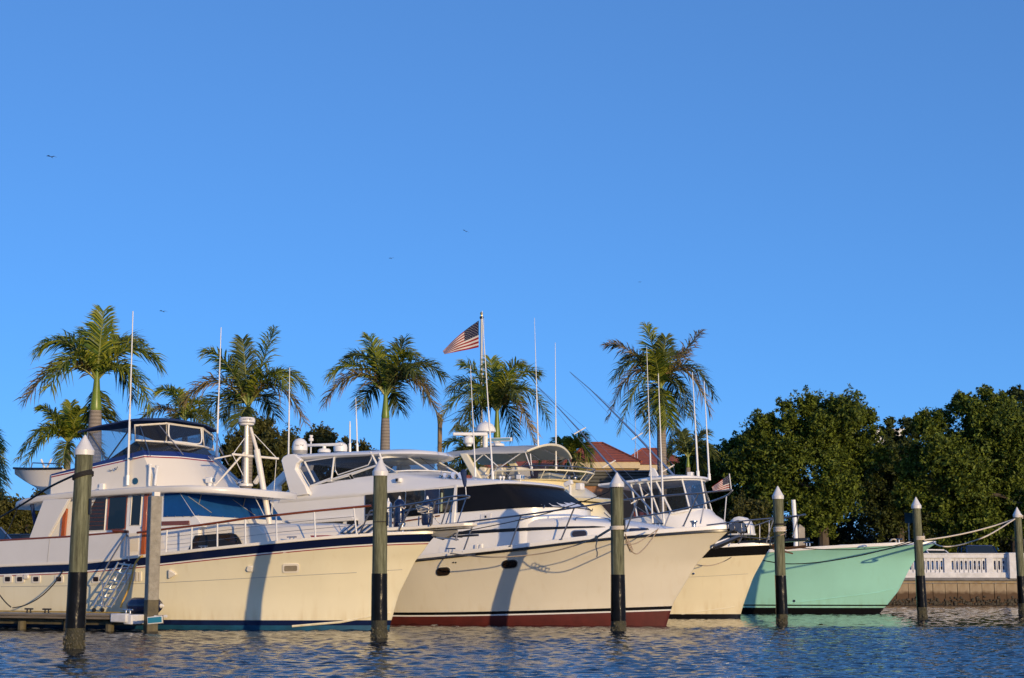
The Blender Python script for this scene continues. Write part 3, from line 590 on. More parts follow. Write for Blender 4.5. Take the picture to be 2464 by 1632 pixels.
class Hull:
    def __init__(s, L, stem, sheer, Bd, Bw, ld, lw, pd=2.2, pw=2.2, fl=2.0, fa=.9):
        s.L, s.stem, s.sheer = L, stem, sheer; s.Bd, s.Bw, s.ld, s.lw, s.pd, s.pw, s.fl, s.fa = Bd, Bw, ld, lw, pd, pw, fl, fa
    def xs(s, z): return float(np.interp(z, [p[1] for p in s.stem], [p[0] for p in s.stem]))
    def zs(s, q):
        x = s.stem[-1][0] * (1-q)**2 - s.L*q
        X = [p[0] for p in s.sheer]; Z = [p[1] for p in s.sheer]
        return sum(float(np.interp(x + d, X, Z)) for d in (-.8,-.4,0,.4,.8)) / 5
    def bd(s, q): d = min(1, q * s.L / s.ld); return s.Bd * (1 - (1-d)**s.pd)**.8 * (1 - .08 * sm(.6, 1, q))
    def bw(s, q): d = min(1, q * s.L / s.lw); return s.Bw * (1 - (1-d)**s.pw) * (1 - .05 * sm(.6, 1, q))
    def pt(s, q, z, side=-1, off=0.0):
        zt = s.zs(q); k = max(0.0, min(1.15, z / zt)); p = s.fl + (s.fa - s.fl) * sm(.05, .75, q)
        h = s.bw(q) + (s.bd(q) - s.bw(q)) * k**p
        if z < 0: h = s.bw(q) * (1 + z * .5)
        return Vector((s.xs(z) * (1-q)**2 - s.L*q, side * (max(h, .012) + off), z))
    def rows(s, boat, rows, n=56):
        """each row: (part name, material, lower z(q), upper z(q), subdivisions, outward offset)"""
        qs = [(i/n)**1.6 for i in range(n+1)]
        for name, m, lo, hi, k, off in rows:
            b = MB()
            for side in (-1, 1):
                rg = []
                for q in qs:
                    a, c = lo(q), hi(q); rg.append([s.pt(q, a + (c-a)*j/k, side, off) for j in range(k+1)])
                b.loft(rg, False, False, False)
            a, c = lo(0), hi(0)                                         # blunt stem face
            b.loft([[s.pt(0, a+(c-a)*j/k, -1, off) for j in range(k+1)], [s.pt(0, a+(c-a)*j/k, 1, off) for j in range(k+1)]], False, False, False)
            a, c = lo(1), hi(1)
            b.loft([[s.pt(1, a+(c-a)*j/k, -1, off) for j in range(k+1)], [s.pt(1, a+(c-a)*j/k, 1, off) for j in range(k+1)]], False, False, False)
            boat.solid(b); b.build(name, m, boat.e, sharp=40)
    def deck(s, boat, m, drop=.02, n=40, name='deck'):
        qs = [(i/n)**1.4 for i in range(n+1)]; b = MB()
        b.loft([[s.pt(q, s.zs(q)-drop, -1, -.01), Vector((s.pt(q, s.zs(q)-drop).x, 0, s.zs(q)-drop+.06)), s.pt(q, s.zs(q)-drop, 1, -.01)] for q in qs], False, False, False)
        boat.solid(b); return b.build(name, m, boat.e)
    def edge(s, boat, name, m, z, prof, q0=0, q1=1, n=60, side=(-1,1), bevel=0):
        """a moulding of rectangular section along the hull: prof = (in, out, down, up) about the line z(q)"""
        b = MB(); i_, o_, d_, u_ = prof
        for sd in side:
            rg = []
            for i in range(n+1):
                q = q0 + (q1-q0) * (i/n)**1.5; p = s.pt(q, z(q), sd); 
                rg.append([Vector((p.x, p.y + sd*e, p.z + f)) for e, f in ((-i_,-d_),(o_,-d_),(o_,u_),(-i_,u_))])
            b.loft(rg)
        return b.build(name, m, boat.e, bevel=bevel)
# ---------------------------------------------------------------- boat 1: blue striped motor yacht
B1 = Boat('motor_yacht', 'cream motor yacht with navy sheer band, teak rails and blue windscreen cover', 'yacht', (-3.2, 41.4), 26)
h1 = Hull(17.5, [(0,-1),(.02,0),(.30,.9),(.78,1.75),(1.07,2.07),(1.18,2.22),(1.43,2.46)],
          [(-20,1.6),(-14,1.6),(-10.8,1.63),(-7.8,1.71),(-5.3,1.88),(-1.7,2.22),(-.3,2.36),(1.43,2.46),(3,2.5)], 2.65, 2.45, 7.0, 8.0)
zz = lambda k: (lambda q: k)
h1.rows(B1, [('bottom_paint', M['bottomblue'], zz(-.6), zz(.12), 3, 0), ('boot_stripe', M['navy'], zz(.12), zz(.25), 1, 0),
             ('hull', M['cream'], zz(.25), lambda q: h1.zs(q)-.27, 14, 0), ('red_stripe', M['red'], lambda q: h1.zs(q)-.27, lambda q: h1.zs(q)-.245, 1, .002),
             ('white_stripe', M['whitep'], lambda q: h1.zs(q)-.245, lambda q: h1.zs(q)-.21, 1, 0), ('sheer_band', M['navy'], lambda q: h1.zs(q)-.21, lambda q: h1.zs(q), 2, 0)])
h1.deck(B1, M['cream2'])
h1.edge(B1, 'toe_rail', M['cream2'], h1.zs, (.14, .03, .01, .07), bevel=.012)
# ---------------------------------------------------------------- boat 2: white yacht with maroon bottom
B2 = Boat('motor_yacht', 'white motor yacht with maroon bottom paint, dark side windows and enclosed flybridge', 'yacht', (4.3, 45.06), 28)
h2 = Hull(18.5, [(-.3,-1),(.03,0),(.25,.63),(.98,1.73),(1.65,2.38),(2.0,2.66)],
          [(-20,1.65),(-12,1.65),(-6.7,1.79),(-3.1,2.12),(-1.0,2.39),(.6,2.53),(2.0,2.66),(4,2.75)], 2.7, 2.3, 8.0, 9.5, fl=1.7)
h2.rows(B2, [('bottom_paint', M['maroon'], zz(-.6), lambda q: .22 + .2*(1-min(1,q/.4))**1.5, 3, 0), ('white_stripe', M['whitep'], lambda q: .22 + .2*(1-min(1,q/.4))**1.5, lambda q: .26 + .2*(1-min(1,q/.4))**1.5, 1, 0),
             ('boot_stripe', M['black'], lambda q: .26 + .2*(1-min(1,q/.4))**1.5, lambda q: .34 + .21*(1-min(1,q/.4))**1.5, 1, 0), ('hull', M['hull2'], lambda q: .34 + .21*(1-min(1,q/.4))**1.5, h2.zs, 14, 0)])
h2.deck(B2, M['white'])
# ---------------------------------------------------------------- boat 3: cream yacht with black band
B3 = Boat('motor_yacht', 'ivory motor yacht with a black band at the bow and open beige bimini', 'yacht', (7.6, 53.5), 28)
h3 = Hull(17.0, [(-.1,-1),(0,0),(.12,.42),(.50,1.35),(.98,2.15),(1.2,2.42)],
          [(-20,1.7),(-10,1.7),(-4,2.0),(-1,2.28),(1.2,2.42),(3,2.5)], 2.5, 2.3, 7.0, 8.0)
h3.rows(B3, [('boot_stripe', M['black'], zz(-.6), zz(.14), 2, 0), ('hull', M['ivoryhull'], zz(.14), lambda q: h3.zs(q)-.32, 12, 0), ('sheer_band', M['black'], lambda q: h3.zs(q)-.32, h3.zs, 2, 0)])
h3.deck(B3, M['white'])
h3.edge(B3, 'toe_rail', M['white'], h3.zs, (.16, .03, .01, .10), bevel=.012)
# ---------------------------------------------------------------- boat 4: seafoam green sportfisher
B4 = Boat('sportfishing_boat', 'seafoam green sportfishing boat with white cabin and outriggers', 'fishing boat', (13.8, 60.5), 28)
h4 = Hull(17.0, [(-.5,-1),(0,0),(.35,.3),(.82,.85),(1.28,1.7),(1.58,2.15),(2.28,2.6)],
          [(-20,1.75),(-10,1.85),(-6,2.1),(-3.2,2.29),(-.4,2.46),(2.9,2.62),(4,2.66)], 2.7, 2.4, 8.0, 9.0, fl=2.4)
h4.rows(B4, [('bottom_paint', M['black'], zz(-.6), zz(.22), 2, 0), ('seafoam_stripe', M['teal'], zz(.22), zz(.29), 1, 0), ('boot_stripe', M['black'], zz(.29), zz(.34), 1, 0), ('hull', M['teal'], zz(.34), h4.zs, 14, 0)])
h4.deck(B4, M['white'])
h4.edge(B4, 'toe_rail', M['white'], h4.zs, (.16, .02, .01, .11), bevel=.012)
# ---------------------------------------------------------------- superstructure helpers
def side_slab(bt, name, m, px, b, th=.03, parent=None, bevel=0, inw=False):
    """a flat panel on the vertical plane b to starboard, traced outline, th thick outwards"""
    mb = MB(); pts = [bt.S(u, v, b) for u, v in px]; mb.slab(pts, (0, th if inw else -th, 0)); return mb.build(name, m, parent or bt.e, bevel=bevel, sharp=25)
def frame_tube(bt, name, m, px, b, r=.025, parent=None, closed=True, off=0.0):
    mb = MB(); mb.tube([bt.S(u, v, b) + Vector((0,-off,0)) for u, v in px], r, 6, closed); return mb.build(name, m, parent or bt.e)
def hit_patch(bt, name, m, px, th=.02, parent=None, lift=0.0, bevel=0):
    hs = [bt.H(u, v) for u, v in px]; n = sum((h[1] for h in hs), Vector()).normalized()
    mb = MB(); mb.slab([h[0] + n*(lift - .01) for h in hs], n * (th + .01)); return mb.build(name, m, parent or bt.e, bevel=bevel, sharp=25)
def hit_strip(bt, name, m, top, bot, n=20, lift=.006, parent=None):
    def samp(L):
        L = [Vector((a, c, 0)) for a, c in L]; d = [0]
        for i in range(len(L)-1): d.append(d[-1] + (L[i+1]-L[i]).length)
        return [(float(np.interp(t*d[-1], d, [p.x for p in L])), float(np.interp(t*d[-1], d, [p.y for p in L]))) for t in [i/n for i in range(n+1)]]
    rg = []
    for a, c in zip(samp(top), samp(bot)):
        h0, h1 = bt.H(*a), bt.H(*c); rg.append([h0[0] + h0[1]*lift, h1[0] + h1[1]*lift])
    mb = MB(); mb.loft(rg, False, False, False); return mb.build(name, m, parent or bt.e)
def hit_line(bt, name, m, px, r=.012, parent=None, n=16, lift=0.0):
    pts = []
    for i in range(len(px)-1):
        for j in range(n):
            t = j/n; pts.append((px[i][0] + (px[i+1][0]-px[i][0])*t, px[i][1] + (px[i+1][1]-px[i][1])*t))
    pts.append(px[-1]); P = []
    for q in pts:
        h = bt.H(*q); P.append(h[0] + h[1]*lift)
    mb = MB(); mb.tube(P, r, 6); return mb.build(name, m, parent or bt.e)
def rrect(cu, cv, wu, hv, cut=.25, sk=0.0, n=3):
    """rounded rectangle outline in photo pixels; sk = slope of its long edges"""
    r = min(wu, hv) * cut; out = []
    for sx, sy, a0 in ((1,1,0),(-1,1,90),(-1,-1,180),(1,-1,270)):
        for k in range(n+1):
            a = R(a0 + 90*k/n); x = sx*(wu/2 - r) + r*math.cos(a); y = sy*(hv/2 - r) + r*math.sin(a); out.append((cu + x, cv + y + sk*x))
    return out
def port(bt, cu, cv, wu, hv, cut, rim, glass, sk=0.0, border=2.2, name='porthole'):
    o = hit_patch(bt, name, rim, rrect(cu, cv, wu, hv, cut, sk), .025)
    hit_patch(bt, 'pane', glass, rrect(cu, cv, wu-2*border, hv-2*border, cut, sk), .012, o, .022); return o
def ring(xa, b, xs_, xf, za, zf, n=7, zc=0.0, ba=None):
    """closed plan outline: straight sides from the aft corners to xs_, rounded nose out to xf on the centreline; height runs from za aft to zf forward"""
    half = [(xa, ba or b), (xa*.5 + xs_*.5, b)] + [(xs_ + (xf-xs_)*math.sin(i/n*math.pi/2), b*math.cos(i/n*math.pi/2)) for i in range(n+1)]
    pts = half + [(x, -y) for x, y in reversed(half[:-1])]
    return [Vector((x, -y, za + (zf-za)*(x-xa)/(xf-xa) + zc*(1-(y/b)**2))) for x, y in pts]
def loft_obj(bt, name, m, rings, caps=(True,True), solid=True, sharp=32, bevel=0, parent=None):
    mb = MB(); mb.loft(rings, True, caps[0], caps[1])
    if solid: bt.solid(mb)
    return mb.build(name, m, parent or bt.e, sharp=sharp, bevel=bevel)
def edgept(bt, h, u, v, inset=.06):
    b = 2.0
    for _ in range(14):
        p = bt.S(u, v, b); q = min(1, max(0, -(p.x) / h.L))
        for _ in range(6): q = min(1, max(0, (h.stem[-1][0]*(1-q)**2 - p.x) / h.L))
        b = .5*b + .5*max(.05, h.bd(q) - inset)
    return bt.S(u, v, b), b
def rail(bt, h, name, posts, m, r_rail=.022, r_post=.017, extra0=(), extra1=(), wires=(), inset=.06, railmat=None, wiremat=None):
    """posts = ((base u,v),(top u,v)); base sits on the hull edge, the rail runs through the tops"""
    tops = []; bases = []
    for (bu, bv), (tu, tv) in posts:
        p, b = edgept(bt, h, bu, bv, inset); t_ = bt.S(tu, tv, b + .02); tops.append(t_); bases.append(p)
    path = [bt.S(u, v, b) for u, v, b in extra0] + tops + [bt.S(u, v, b) for u, v, b in extra1]
    mb = MB(); mb.tube(smooth_path(path, 5), r_rail, 7); ro = mb.build(name, railmat or m, bt.e)
    for p, t_ in zip(bases, tops):
        mb = MB(); mb.tube([p, t_], r_post, 6); mb.lathe([(.045,0),(.045,.015),(.02,.03)], p, 8); mb.build('stanchion', m, bt.e)
    for f in wires:
        mb = MB(); mb.tube([p.lerp(t_, f) for p, t_ in zip(bases, tops)], .006, 5); mb.build('lifeline', wiremat or m, bt.e)
    return ro
def whip(bt, base, top, r0=.022, r1=.008, name='antenna', m=None, joint=.4):
    mb = MB(); base, top = Vector(base), Vector(top); d = top - base
    mb.tube([base, base + d*joint, base + d*joint, top], [r0, r0*.95, r0*.7, r1], 6); mb.tube([base - d.normalized()*.02, base + d.normalized()*.25], r0*1.5, 7)
    return mb.build(name, m or M['whitep'], bt.e)
def lettering(txt, size, loc, rot, m, parent, ext=.002):
    cu = bpy.data.curves.new('lettering', 'FONT'); cu.body = txt; cu.size = size; cu.extrude = ext; cu.align_x = 'CENTER'; cu.align_y = 'CENTER'; cu.resolution_u = 3
    tmp = bpy.data.objects.new('lettering_outline', cu); COL.objects.link(tmp); bpy.context.view_layer.update()
    me = bpy.data.meshes.new_from_object(tmp.evaluated_get(bpy.context.evaluated_depsgraph_get())); bpy.data.objects.remove(tmp); bpy.data.curves.remove(cu)
    me.materials.clear(); me.materials.append(m); o = bpy.data.objects.new('lettering', me); COL.objects.link(o); o.parent = parent; o.location = loc; o.rotation_euler = rot; return o
# ================================================================ boat 1 superstructure
b1 = B1
# raised aft bulwark and its teak cap
side_slab(b1, 'bulwark', M['shadewhite'], [(-70,1309),(0,1303),(163,1294),(306,1282),(301,1347),(208,1357),(0,1365),(-70,1367)], 2.62, .05, bevel=.008)
frame_tube(b1, 'bulwark_cap', M['teak'], [(-70,1307),(0,1301),(163,1292),(308,1280)], 2.64, .035, closed=False)
side_slab(b1, 'gate_post', M['white'], [(300,1283),(311,1282),(307,1345),(299,1346)], 2.62, .06)
frame_tube(b1, 'seam', M['grey'], [(119,1298),(113,1358)], 2.675, .006, closed=False)
for bp_ in (2.62,):
    mb = MB(); mb.box((-14.5, 2.62, 2.05), (8.0, .05, .9)); mb.build('bulwark', M['white'], b1.e)
# deckhouse
mb = MB(); prof = [(-9.9,1.55),(-9.9,3.56),(-5.22,3.56),(-4.70,2.93),(-4.45,2.66),(-4.6,2.6),(-4.6,1.55)]
mb.loft([[Vector((x,-2.0,z)) for x,z in prof],[Vector((x,2.0,z)) for x,z in prof]]); b1.solid(mb); mb.build('deckhouse', M['white'], b1.e, bevel=.01)
# windscreen cover: starboard return and the raked front
side_slab(b1, 'windscreen_cover', M['cover'], [(397,1183),(431,1184),(468,1242),(395,1244)], 2.0, .025)
mb = MB(); mb.slab([(-5.235,-2.0,3.55),(-4.715,-2.0,2.94),(-4.715,2.0,2.94),(-5.235,2.0,3.55)], (.022,0,.018)); mb.build('windscreen_cover', M['cover'], b1.e)
mb = MB()
for k in range(8): mb.ball((-4.695, -1.9+.54*k, 2.955), .018, 6, 4)
for k in range(4): p = b1.S(402+20*k, 1242.5, 2.03); mb.ball(p, .016, 6, 4)
mb.build('cover_snap', M['steel'], b1.e)
for y0 in (-1.1, .9):                                                   # windscreen wipers on the cover
    mb = MB(); a = Vector((-5.20,y0,3.60)); c = Vector((-4.95,y0-.45,3.27)); mb.tube([a, c], .012, 5); mb.tube([c+Vector((-.18,-.25,.20)), c+Vector((.2,.30,-.22))], .010, 5); mb.build('wiper', M['grey'], b1.e)
# side windows, door, trims
def win1(px, frame, glass, b=2.0, shrink=.10, name='window'):
    cx = sum(p[0] for p in px)/len(px); cy = sum(p[1] for p in px)/len(px)
    o = side_slab(b1, name, frame, px, b, .03, bevel=.006)
    ins = [(cx+(u-cx)*(1-shrink), cy+(v-cy)*(1-shrink*.45)) for u,v in px]; side_slab(b1, 'pane', glass, ins, b+.03, .006, o); return o
win1([(205,1246),(232,1197),(258,1197),(252,1277),(205,1279)], M['whitep'], M['brownglass'])
w2 = win1([(262,1196),(309,1193),(303,1274),(256,1276)], M['orangewood'], M['darkglass'], shrink=.14)
for f in (.12,.24,.36,.48,.6,.72,.84):                                   # venetian blind behind the aft pane
    mb = MB(); a = b1.S(214, 1200+78*f, 2.0); c = b1.S(252, 1200+76*f, 2.0); mb.tube([a+Vector((0,-.038,0)), c+Vector((0,-.038,0))], .006, 4); mb.build('blind_slat', M['teak'], b1.e)
dr = side_slab(b1, 'door', M['white'], [(310,1191),(350,1189),(342,1345),(300,1346)], 2.0, .04, bevel=.008)
side_slab(b1, 'door_window', M['darkglass'], [(319,1194),(341,1193),(336,1263),(314,1264)], 2.04, .008, dr)
frame_tube(b1, 'window_trim', M['cream2'], [(318,1193),(342,1192),(337,1264),(313,1265)], 2.045, .022, dr)
side_slab(b1, 'door_panel', M['cream2'], [(309,1284),(334,1282),(332,1326),(306,1328)], 2.04, .006, dr)
mb = MB(); p = b1.S(341,1270,2.05); mb.ball(p, .03, 8, 5); mb.ball(p+Vector((0,0,-.1)), .025, 8, 5); mb.build('handle', M['chrome'], dr)
side_slab(b1, 'door_frame', M['orangewood'], [(351,1187),(360,1186),(350,1345),(341,1346)], 2.02, .07, bevel=.008)
side_slab(b1, 'door_frame', M['orangewood'], [(156,1225),(164,1224),(158,1293),(150,1294)], 2.02, .07)
side_slab(b1, 'name_board', M['teak'], [(390,1255),(456,1253),(457,1263),(390,1265)], 2.0, .03, bevel=.006)
side_slab(b1, 'side_wing', M['shadewhite'], [(108,1203),(169,1201),(117,1297),(72,1300)], 2.5, .06, bevel=.015)
frame_tube(b1, 'wing_trim', M['cream2'], [(169,1201),(117,1297)], 2.53, .03, closed=False)
frame_tube(b1, 'awning_strut', M['canvas'], [(77,1214),(85,1262)], 2.1, .05, closed=False)
for u0, u1 in ((47,10),(105,82)): frame_tube(b1, 'stay', M['blackrub'], [(u0,1213),(u1,1300)], 2.45, .012, closed=False)
side_slab(b1, 'aft_locker', M['canvas'], [(133,1262),(163,1261),(160,1290),(128,1291)], 1.2, .4)
# boat deck with rounded brow
xs_ = [-11.0,-10.8,-10.3,-9.7,-8.5,-7,-6,-5.3,-4.8,-4.4,-4.05,-3.8,-3.62,-3.55]
ws_ = [1.9,2.1,2.28,2.33,2.36,2.36,2.36,2.33,2.24,2.05,1.75,1.35,.8,.15]
zs_ = [3.33,3.36,3.44,3.50,3.58,3.62,3.645,3.65,3.65,3.64,3.62,3.60,3.58,3.57]
rg = []
for x,w_,z in zip(xs_,ws_,zs_):
    c = .03*(w_/2.36)
    rg.append([Vector((x,y,zz_)) for y,zz_ in ((-w_+.02,z-.10),(-w_-.01,z-.07),(-w_-.01,z+.05),(-w_+.03,z+.075),(-w_*.5,z+.075+c*.7),(0,z+.075+c),(w_*.5,z+.075+c*.7),(w_-.03,z+.075),(w_+.01,z+.05),(w_+.01,z-.07),(w_-.02,z-.10),(0,z-.10))])
loft_obj(b1, 'boat_deck', M['shadewhite'], rg, sharp=50)
# forward trunk cabin
top = [(-6.2,2.03,2.66),(-2.95,1.74,2.64),(-1.3,.75,2.66)]; bot = [(-6.2,2.06,1.7),(-2.0,1.82,1.95),(-.6,.85,2.1)]
mk = lambda L: [Vector((x,-y,z)) for x,y,z in L] + [Vector((x,y,z)) for x,y,z in reversed(L)]
mk2 = lambda L, d, e: [Vector((x-d*.4,-(y-d),z+e)) for x,y,z in L] + [Vector((x-d*.4,y-d,z+e)) for x,y,z in reversed(L)]
loft_obj(b1, 'trunk_cabin', M['cream2'], [mk(bot), mk(top), mk2(top,.10,.05), mk2(top,.5,.09)], bevel=.012)
side = [(-9.9,2.0,1.6),(-4.6,1.97,1.6)]
tw = hit_patch(b1, 'cabin_window', M['blackrub'], [(453,1326),(470,1289),(520,1285),(557,1283),(568,1286),(576,1296),(584,1313)], .02)
hit_patch(b1, 'pane', M['brownglass'], [(460,1323),(474,1293),(515,1289),(514,1318)], .01, tw, .02); hit_patch(b1, 'pane', M['brownglass'], [(518,1317),(519,1289),(555,1287),(566,1290),(573,1299),(578,1312)], .01, tw, .02)
mb = MB(); P = [b1.S(511,1270,1.6)+Vector((0,0,.02)), b1.S(520,1266,1.6), b1.S(570,1263,1.55), b1.S(618,1261,1.5), b1.S(624,1264,1.5)]; mb.tube(smooth_path(P,4), .018, 6); mb.tube([P[2], P[2]+Vector((0,0,-.1))], .014, 5); mb.build('grab_rail', M['steel'], b1.e)
mb = MB(); mb.box((-1.55,-.95,2.24), (.9,.5,.34)); mb.build('deck_box', M['red'], b1.e, bevel=.02)
hx = Vector((-.55,-.55,2.52)); mb = MB(); mb.box(hx, (1.0,.72,.10), Matrix.Rotation(R(24),3,'X')); ho = mb.build('deck_hatch', M['white'], b1.e, bevel=.03)
mb = MB(); mb.box(hx+Vector((0,-.025,.055)), (.84,.56,.03), Matrix.Rotation(R(24),3,'X')); mb.build('hatch_pane', M['darkglass'], ho)
for k in range(4): mb = MB(); mb.box(hx+Vector((-.3+.2*k,-.035,.078)), (.05,.56,.02), Matrix.Rotation(R(24),3,'X')); mb.build('hatch_bar', M['cream2'], ho)
# flybridge
def fb(off, z_aft, z_mid, z_fr, tp=0.0):
    L = [(-9.9,1.75,z_aft),(-6.66+.46*(1-tp),1.75,z_mid),(-6.16+.73*(1-tp),.82+.22*(1-tp),z_fr)]
    return [Vector((x+off*.6,-(y+off),z)) for x,y,z in L] + [Vector((x+off*.6,y+off,z)) for x,y,z in reversed(L)]
loft_obj(b1, 'flybridge', M['cream2'], [fb(0,3.55,3.66,3.66,-.15), fb(0,4.10,4.56,4.57,1)], bevel=.008)
for nm, m_, d0, d1, e0, e1, of in (('red_stripe','red',0,0,.030,.030,.006),('white_stripe','whitep',.030,.030,.050,.055,.004),('navy_band','blueflag',.05,.055,.095,.19,.003)):
    loft_obj(b1, nm, M[m_], [fb(of,4.10+d0,4.56+d1,4.57+d1,1+ (d0)*.6), fb(of,4.10+e0,4.56+e1,4.57+e1,1+e1*.6)], (False,False), sharp=25)
def wr(s_, z1, z2, b_, c_, xa=None):       # windscreen / enclosure outline: starboard corner, front pair, port corner
    return [Vector((s_-.34,-b_,z1)), Vector((s_,-c_,z2)), Vector((s_,c_,z2)), Vector((s_-.34,b_,z1))]
r_lo, r_md, r_hi = wr(-6.30,4.74,4.75,1.74,.82), wr(-6.66,5.03,5.04,1.76,.84), wr(-6.70,5.44,5.56,1.74,.82)
for i in range(3):
    mb = MB(); mb.slab([r_lo[i], r_lo[i+1], r_md[i+1], r_md[i]], (.008,0,0)); mb.build('windscreen', M['pane'], b1.e)
    mb = MB(); mb.slab([r_md[i], r_md[i+1], r_hi[i+1], r_hi[i]], (.006,0,0)); mb.build('enclosure_panel', M['smoke'], b1.e)
    mb = MB(); a, c, d, e = [p + Vector((.01,0,0)) for p in (r_md[i], r_md[i+1], r_hi[i+1], r_hi[i])]
    mb.tube([a,c,d,e], .032, 6, True); mb.build('enclosure_frame', M['cream2'], b1.e)
mb = MB(); a, c, d, e = [p + Vector((.02,0,0)) for p in (r_md[1], r_md[2], r_hi[2], r_hi[1])]
mb.tube(smooth_path([e.lerp(d,.06), e.lerp(a,.55).lerp(c,.05), a.lerp(c,.14)+Vector((0,0,.06)), a.lerp(c,.5)+Vector((0,0,.05)), a.lerp(c,.86)+Vector((0,0,.06)), d.lerp(c,.55).lerp(a,.05), d.lerp(e,.06)], 4), .022, 6); mb.build('window_zip', M['whitep'], b1.e)
for sd in (-1,1):
    y = 1.66*sd; mb = MB(); mb.slab([(-7.85,y,4.56),(-6.72,1.70*sd,4.74),(-6.98,1.60*sd,5.03)], (0,.008*sd,0)); mb.build('side_screen', M['pane'], b1.e)
    mb = MB(); mb.tube([(-7.95,y,4.52),(-7.0,1.60*sd,5.04)], .028, 6); mb.tube([(-6.72,1.7*sd,4.74),(-6.98,1.6*sd,5.04)], .024, 6); mb.build('screen_frame', M['steel'], b1.e)
    mb = MB(); mb.slab([(-8.75,1.62*sd,4.30),(-7.92,1.62*sd,4.53),(-7.0,1.60*sd,5.06),(-7.0,1.58*sd,5.42),(-8.72,1.6*sd,5.32)], (0,.006*sd,0)); mb.build('enclosure_panel', M['clear'], b1.e)
    mb = MB()
    for a, c in (((-8.8,1.62*sd,4.32),(-8.78,1.6*sd,5.36)),((-8.70,1.64*sd,5.30),(-8.02,1.66*sd,4.52)),((-7.25,1.62*sd,5.42),(-8.02,1.66*sd,4.52)),((-7.25,1.62*sd,5.05),(-7.3,1.6*sd,5.45))): mb.tube([a,c], .02, 6)
    mb.build('canvas_frame', M['steel'], b1.e)
    mb = MB(); mb.tube([(-6.55,1.3*sd,5.46),(-5.98,.95*sd,4.66)], .016, 6); mb.tube([(-6.95,1.62*sd,5.44),(-6.45,1.76*sd,4.58)], .014, 6); mb.build('canopy_strut', M['steel'], b1.e)
# canvas top
def canopy(bt, name, m, x0, xf, W, zfun, crown, cut, nx=12, ny=12, th=.03, skirt=.045):
    top_, bot_ = [], []
    for i in range(nx+1):
        r0, r1 = [], []
        for j in range(ny+1):
            y = -W + 2*W*j/ny; f = (y/W)**2; xe = xf - cut*f; x = x0 + (xe-x0)*i/nx; z = zfun(x) - crown*f + .012*math.sin(5*x)*math.cos(4*y)
            r0.append(Vector((x,y,z))); r1.append(Vector((x,y,z-th)))
        top_.append(r0); bot_.append(r1)
    mb = MB(); rr = []
    for a, c in zip(top_, bot_):
        a2 = [Vector((a[0].x,a[0].y-.02,a[0].z-skirt))] + a + [Vector((a[-1].x,a[-1].y+.02,a[-1].z-skirt))]
        rr.append(a2 + list(reversed(c)))
    mb.loft(rr); return mb.build(name, m, bt.e, sharp=60)
canopy(b1, 'canvas_top', M['canvas'], -8.95, -6.50, 1.82, lambda x: float(np.interp(x, [-9,-8.2,-7.3,-6.9,-6.3], [5.50,5.66,5.76,5.76,5.62])), -.0+.17, .42)
for sx, sy, hh in ((-7.6,-.7,.55),(-7.6,.5,.6),(-7.2,1.1,.5)): mb = MB(); mb.box((sx,sy,4.66), (.16,.55,hh)); mb.build('seat_back', M['seat'], b1.e, bevel=.05)
mb = MB(); mb.box((-7.05,-1.38,4.85), (.30,.05,.34)); mb.build('curtain', M['curtain'], b1.e)
mb = MB(); mb.box((-6.9,.3,4.68), (.3,1.0,.10)); mb.build('helm_console', M['white'], b1.e, bevel=.04)
# flybridge fittings
for u0,v0,u1,v1 in ((361,1121,359,1166),(378,1125,373,1164)):
    mb = MB(); a, c = b1.S(u0,v0,1.82), b1.S(u1,v1,1.80); mb.tube([c,a], .035, 8); mb.tube([a, a+(a-c).normalized()*.05], .05, 8); mb.tube([c, c-(a-c).normalized()*.04], .03, 8); mb.build('rod_holder', M['whitep'], b1.e)
mb = MB(); c = b1.S(326,1158,1.76); mb.lathe([(.09,0),(.09,.02),(.001,.022)], c, 14, (0,-1,0)); mb.build('emblem', M['bottomblue'], b1.e)
mb = MB(); mb.box(b1.S(246,1172,1.78), (.14,.10,.18)); mb.tube([b1.S(246,1172,1.8), b1.S(234,1176,1.85)], .012, 5); mb.build('fairlead', M['whitep'], b1.e, bevel=.015)
def searchlight(p, s_=.2):
    mb = MB(); p = Vector(p); mb.lathe([(s_*.35,0),(s_*.30,s_*.9)], p, 10); o = mb.build('searchlight', M['whitep'], b1.e)
    mb = MB(); mb.box(p+Vector((0,0,s_*1.25)), (s_*1.1,s_*.9,s_*.8)); mb.build('lamp_housing', M['whitep'], o, bevel=.03)
    mb = MB(); mb.lathe([(s_*.33,0),(s_*.33,.02)], p+Vector((s_*.55,0,s_*1.25)), 12, (1,0,0)); mb.build('lens', M['chrome'], o)
searchlight((-5.35,-.55,3.72), .2)
mb = MB()
for k in range(3): mb.tube([(-6.02+.03*k,.25+.06*k,4.70),(-5.15,.42+.07*k,3.98)], .022, 7)
mb.ball((-5.1,.45,3.95), .10, 10, 6); mb.lathe([(.03,0),(.05,.15),(.07,.2)], (-5.12,.45,3.95), 10, (1,0,.2)); mb.build('horn', M['chrome'], b1.e)
mb = MB(); mb.box((-4.85,.95,4.05), (.10,.14,.26), Matrix.Rotation(R(40),3,'Y')); mb.build('floodlight', M['cream2'], b1.e, bevel=.02)
whip(b1, b1.S(307,1166,1.83), b1.S(320,749,1.83), .032, .014)
whip(b1, b1.S(521,1104,-1.2), b1.S(532,788,-1.2), .030, .012)
mb = MB(); mb.box(b1.S(311,1104,1.83), (.25,.05,.04)); mb.build('antenna_clip', M['steel'], b1.e)
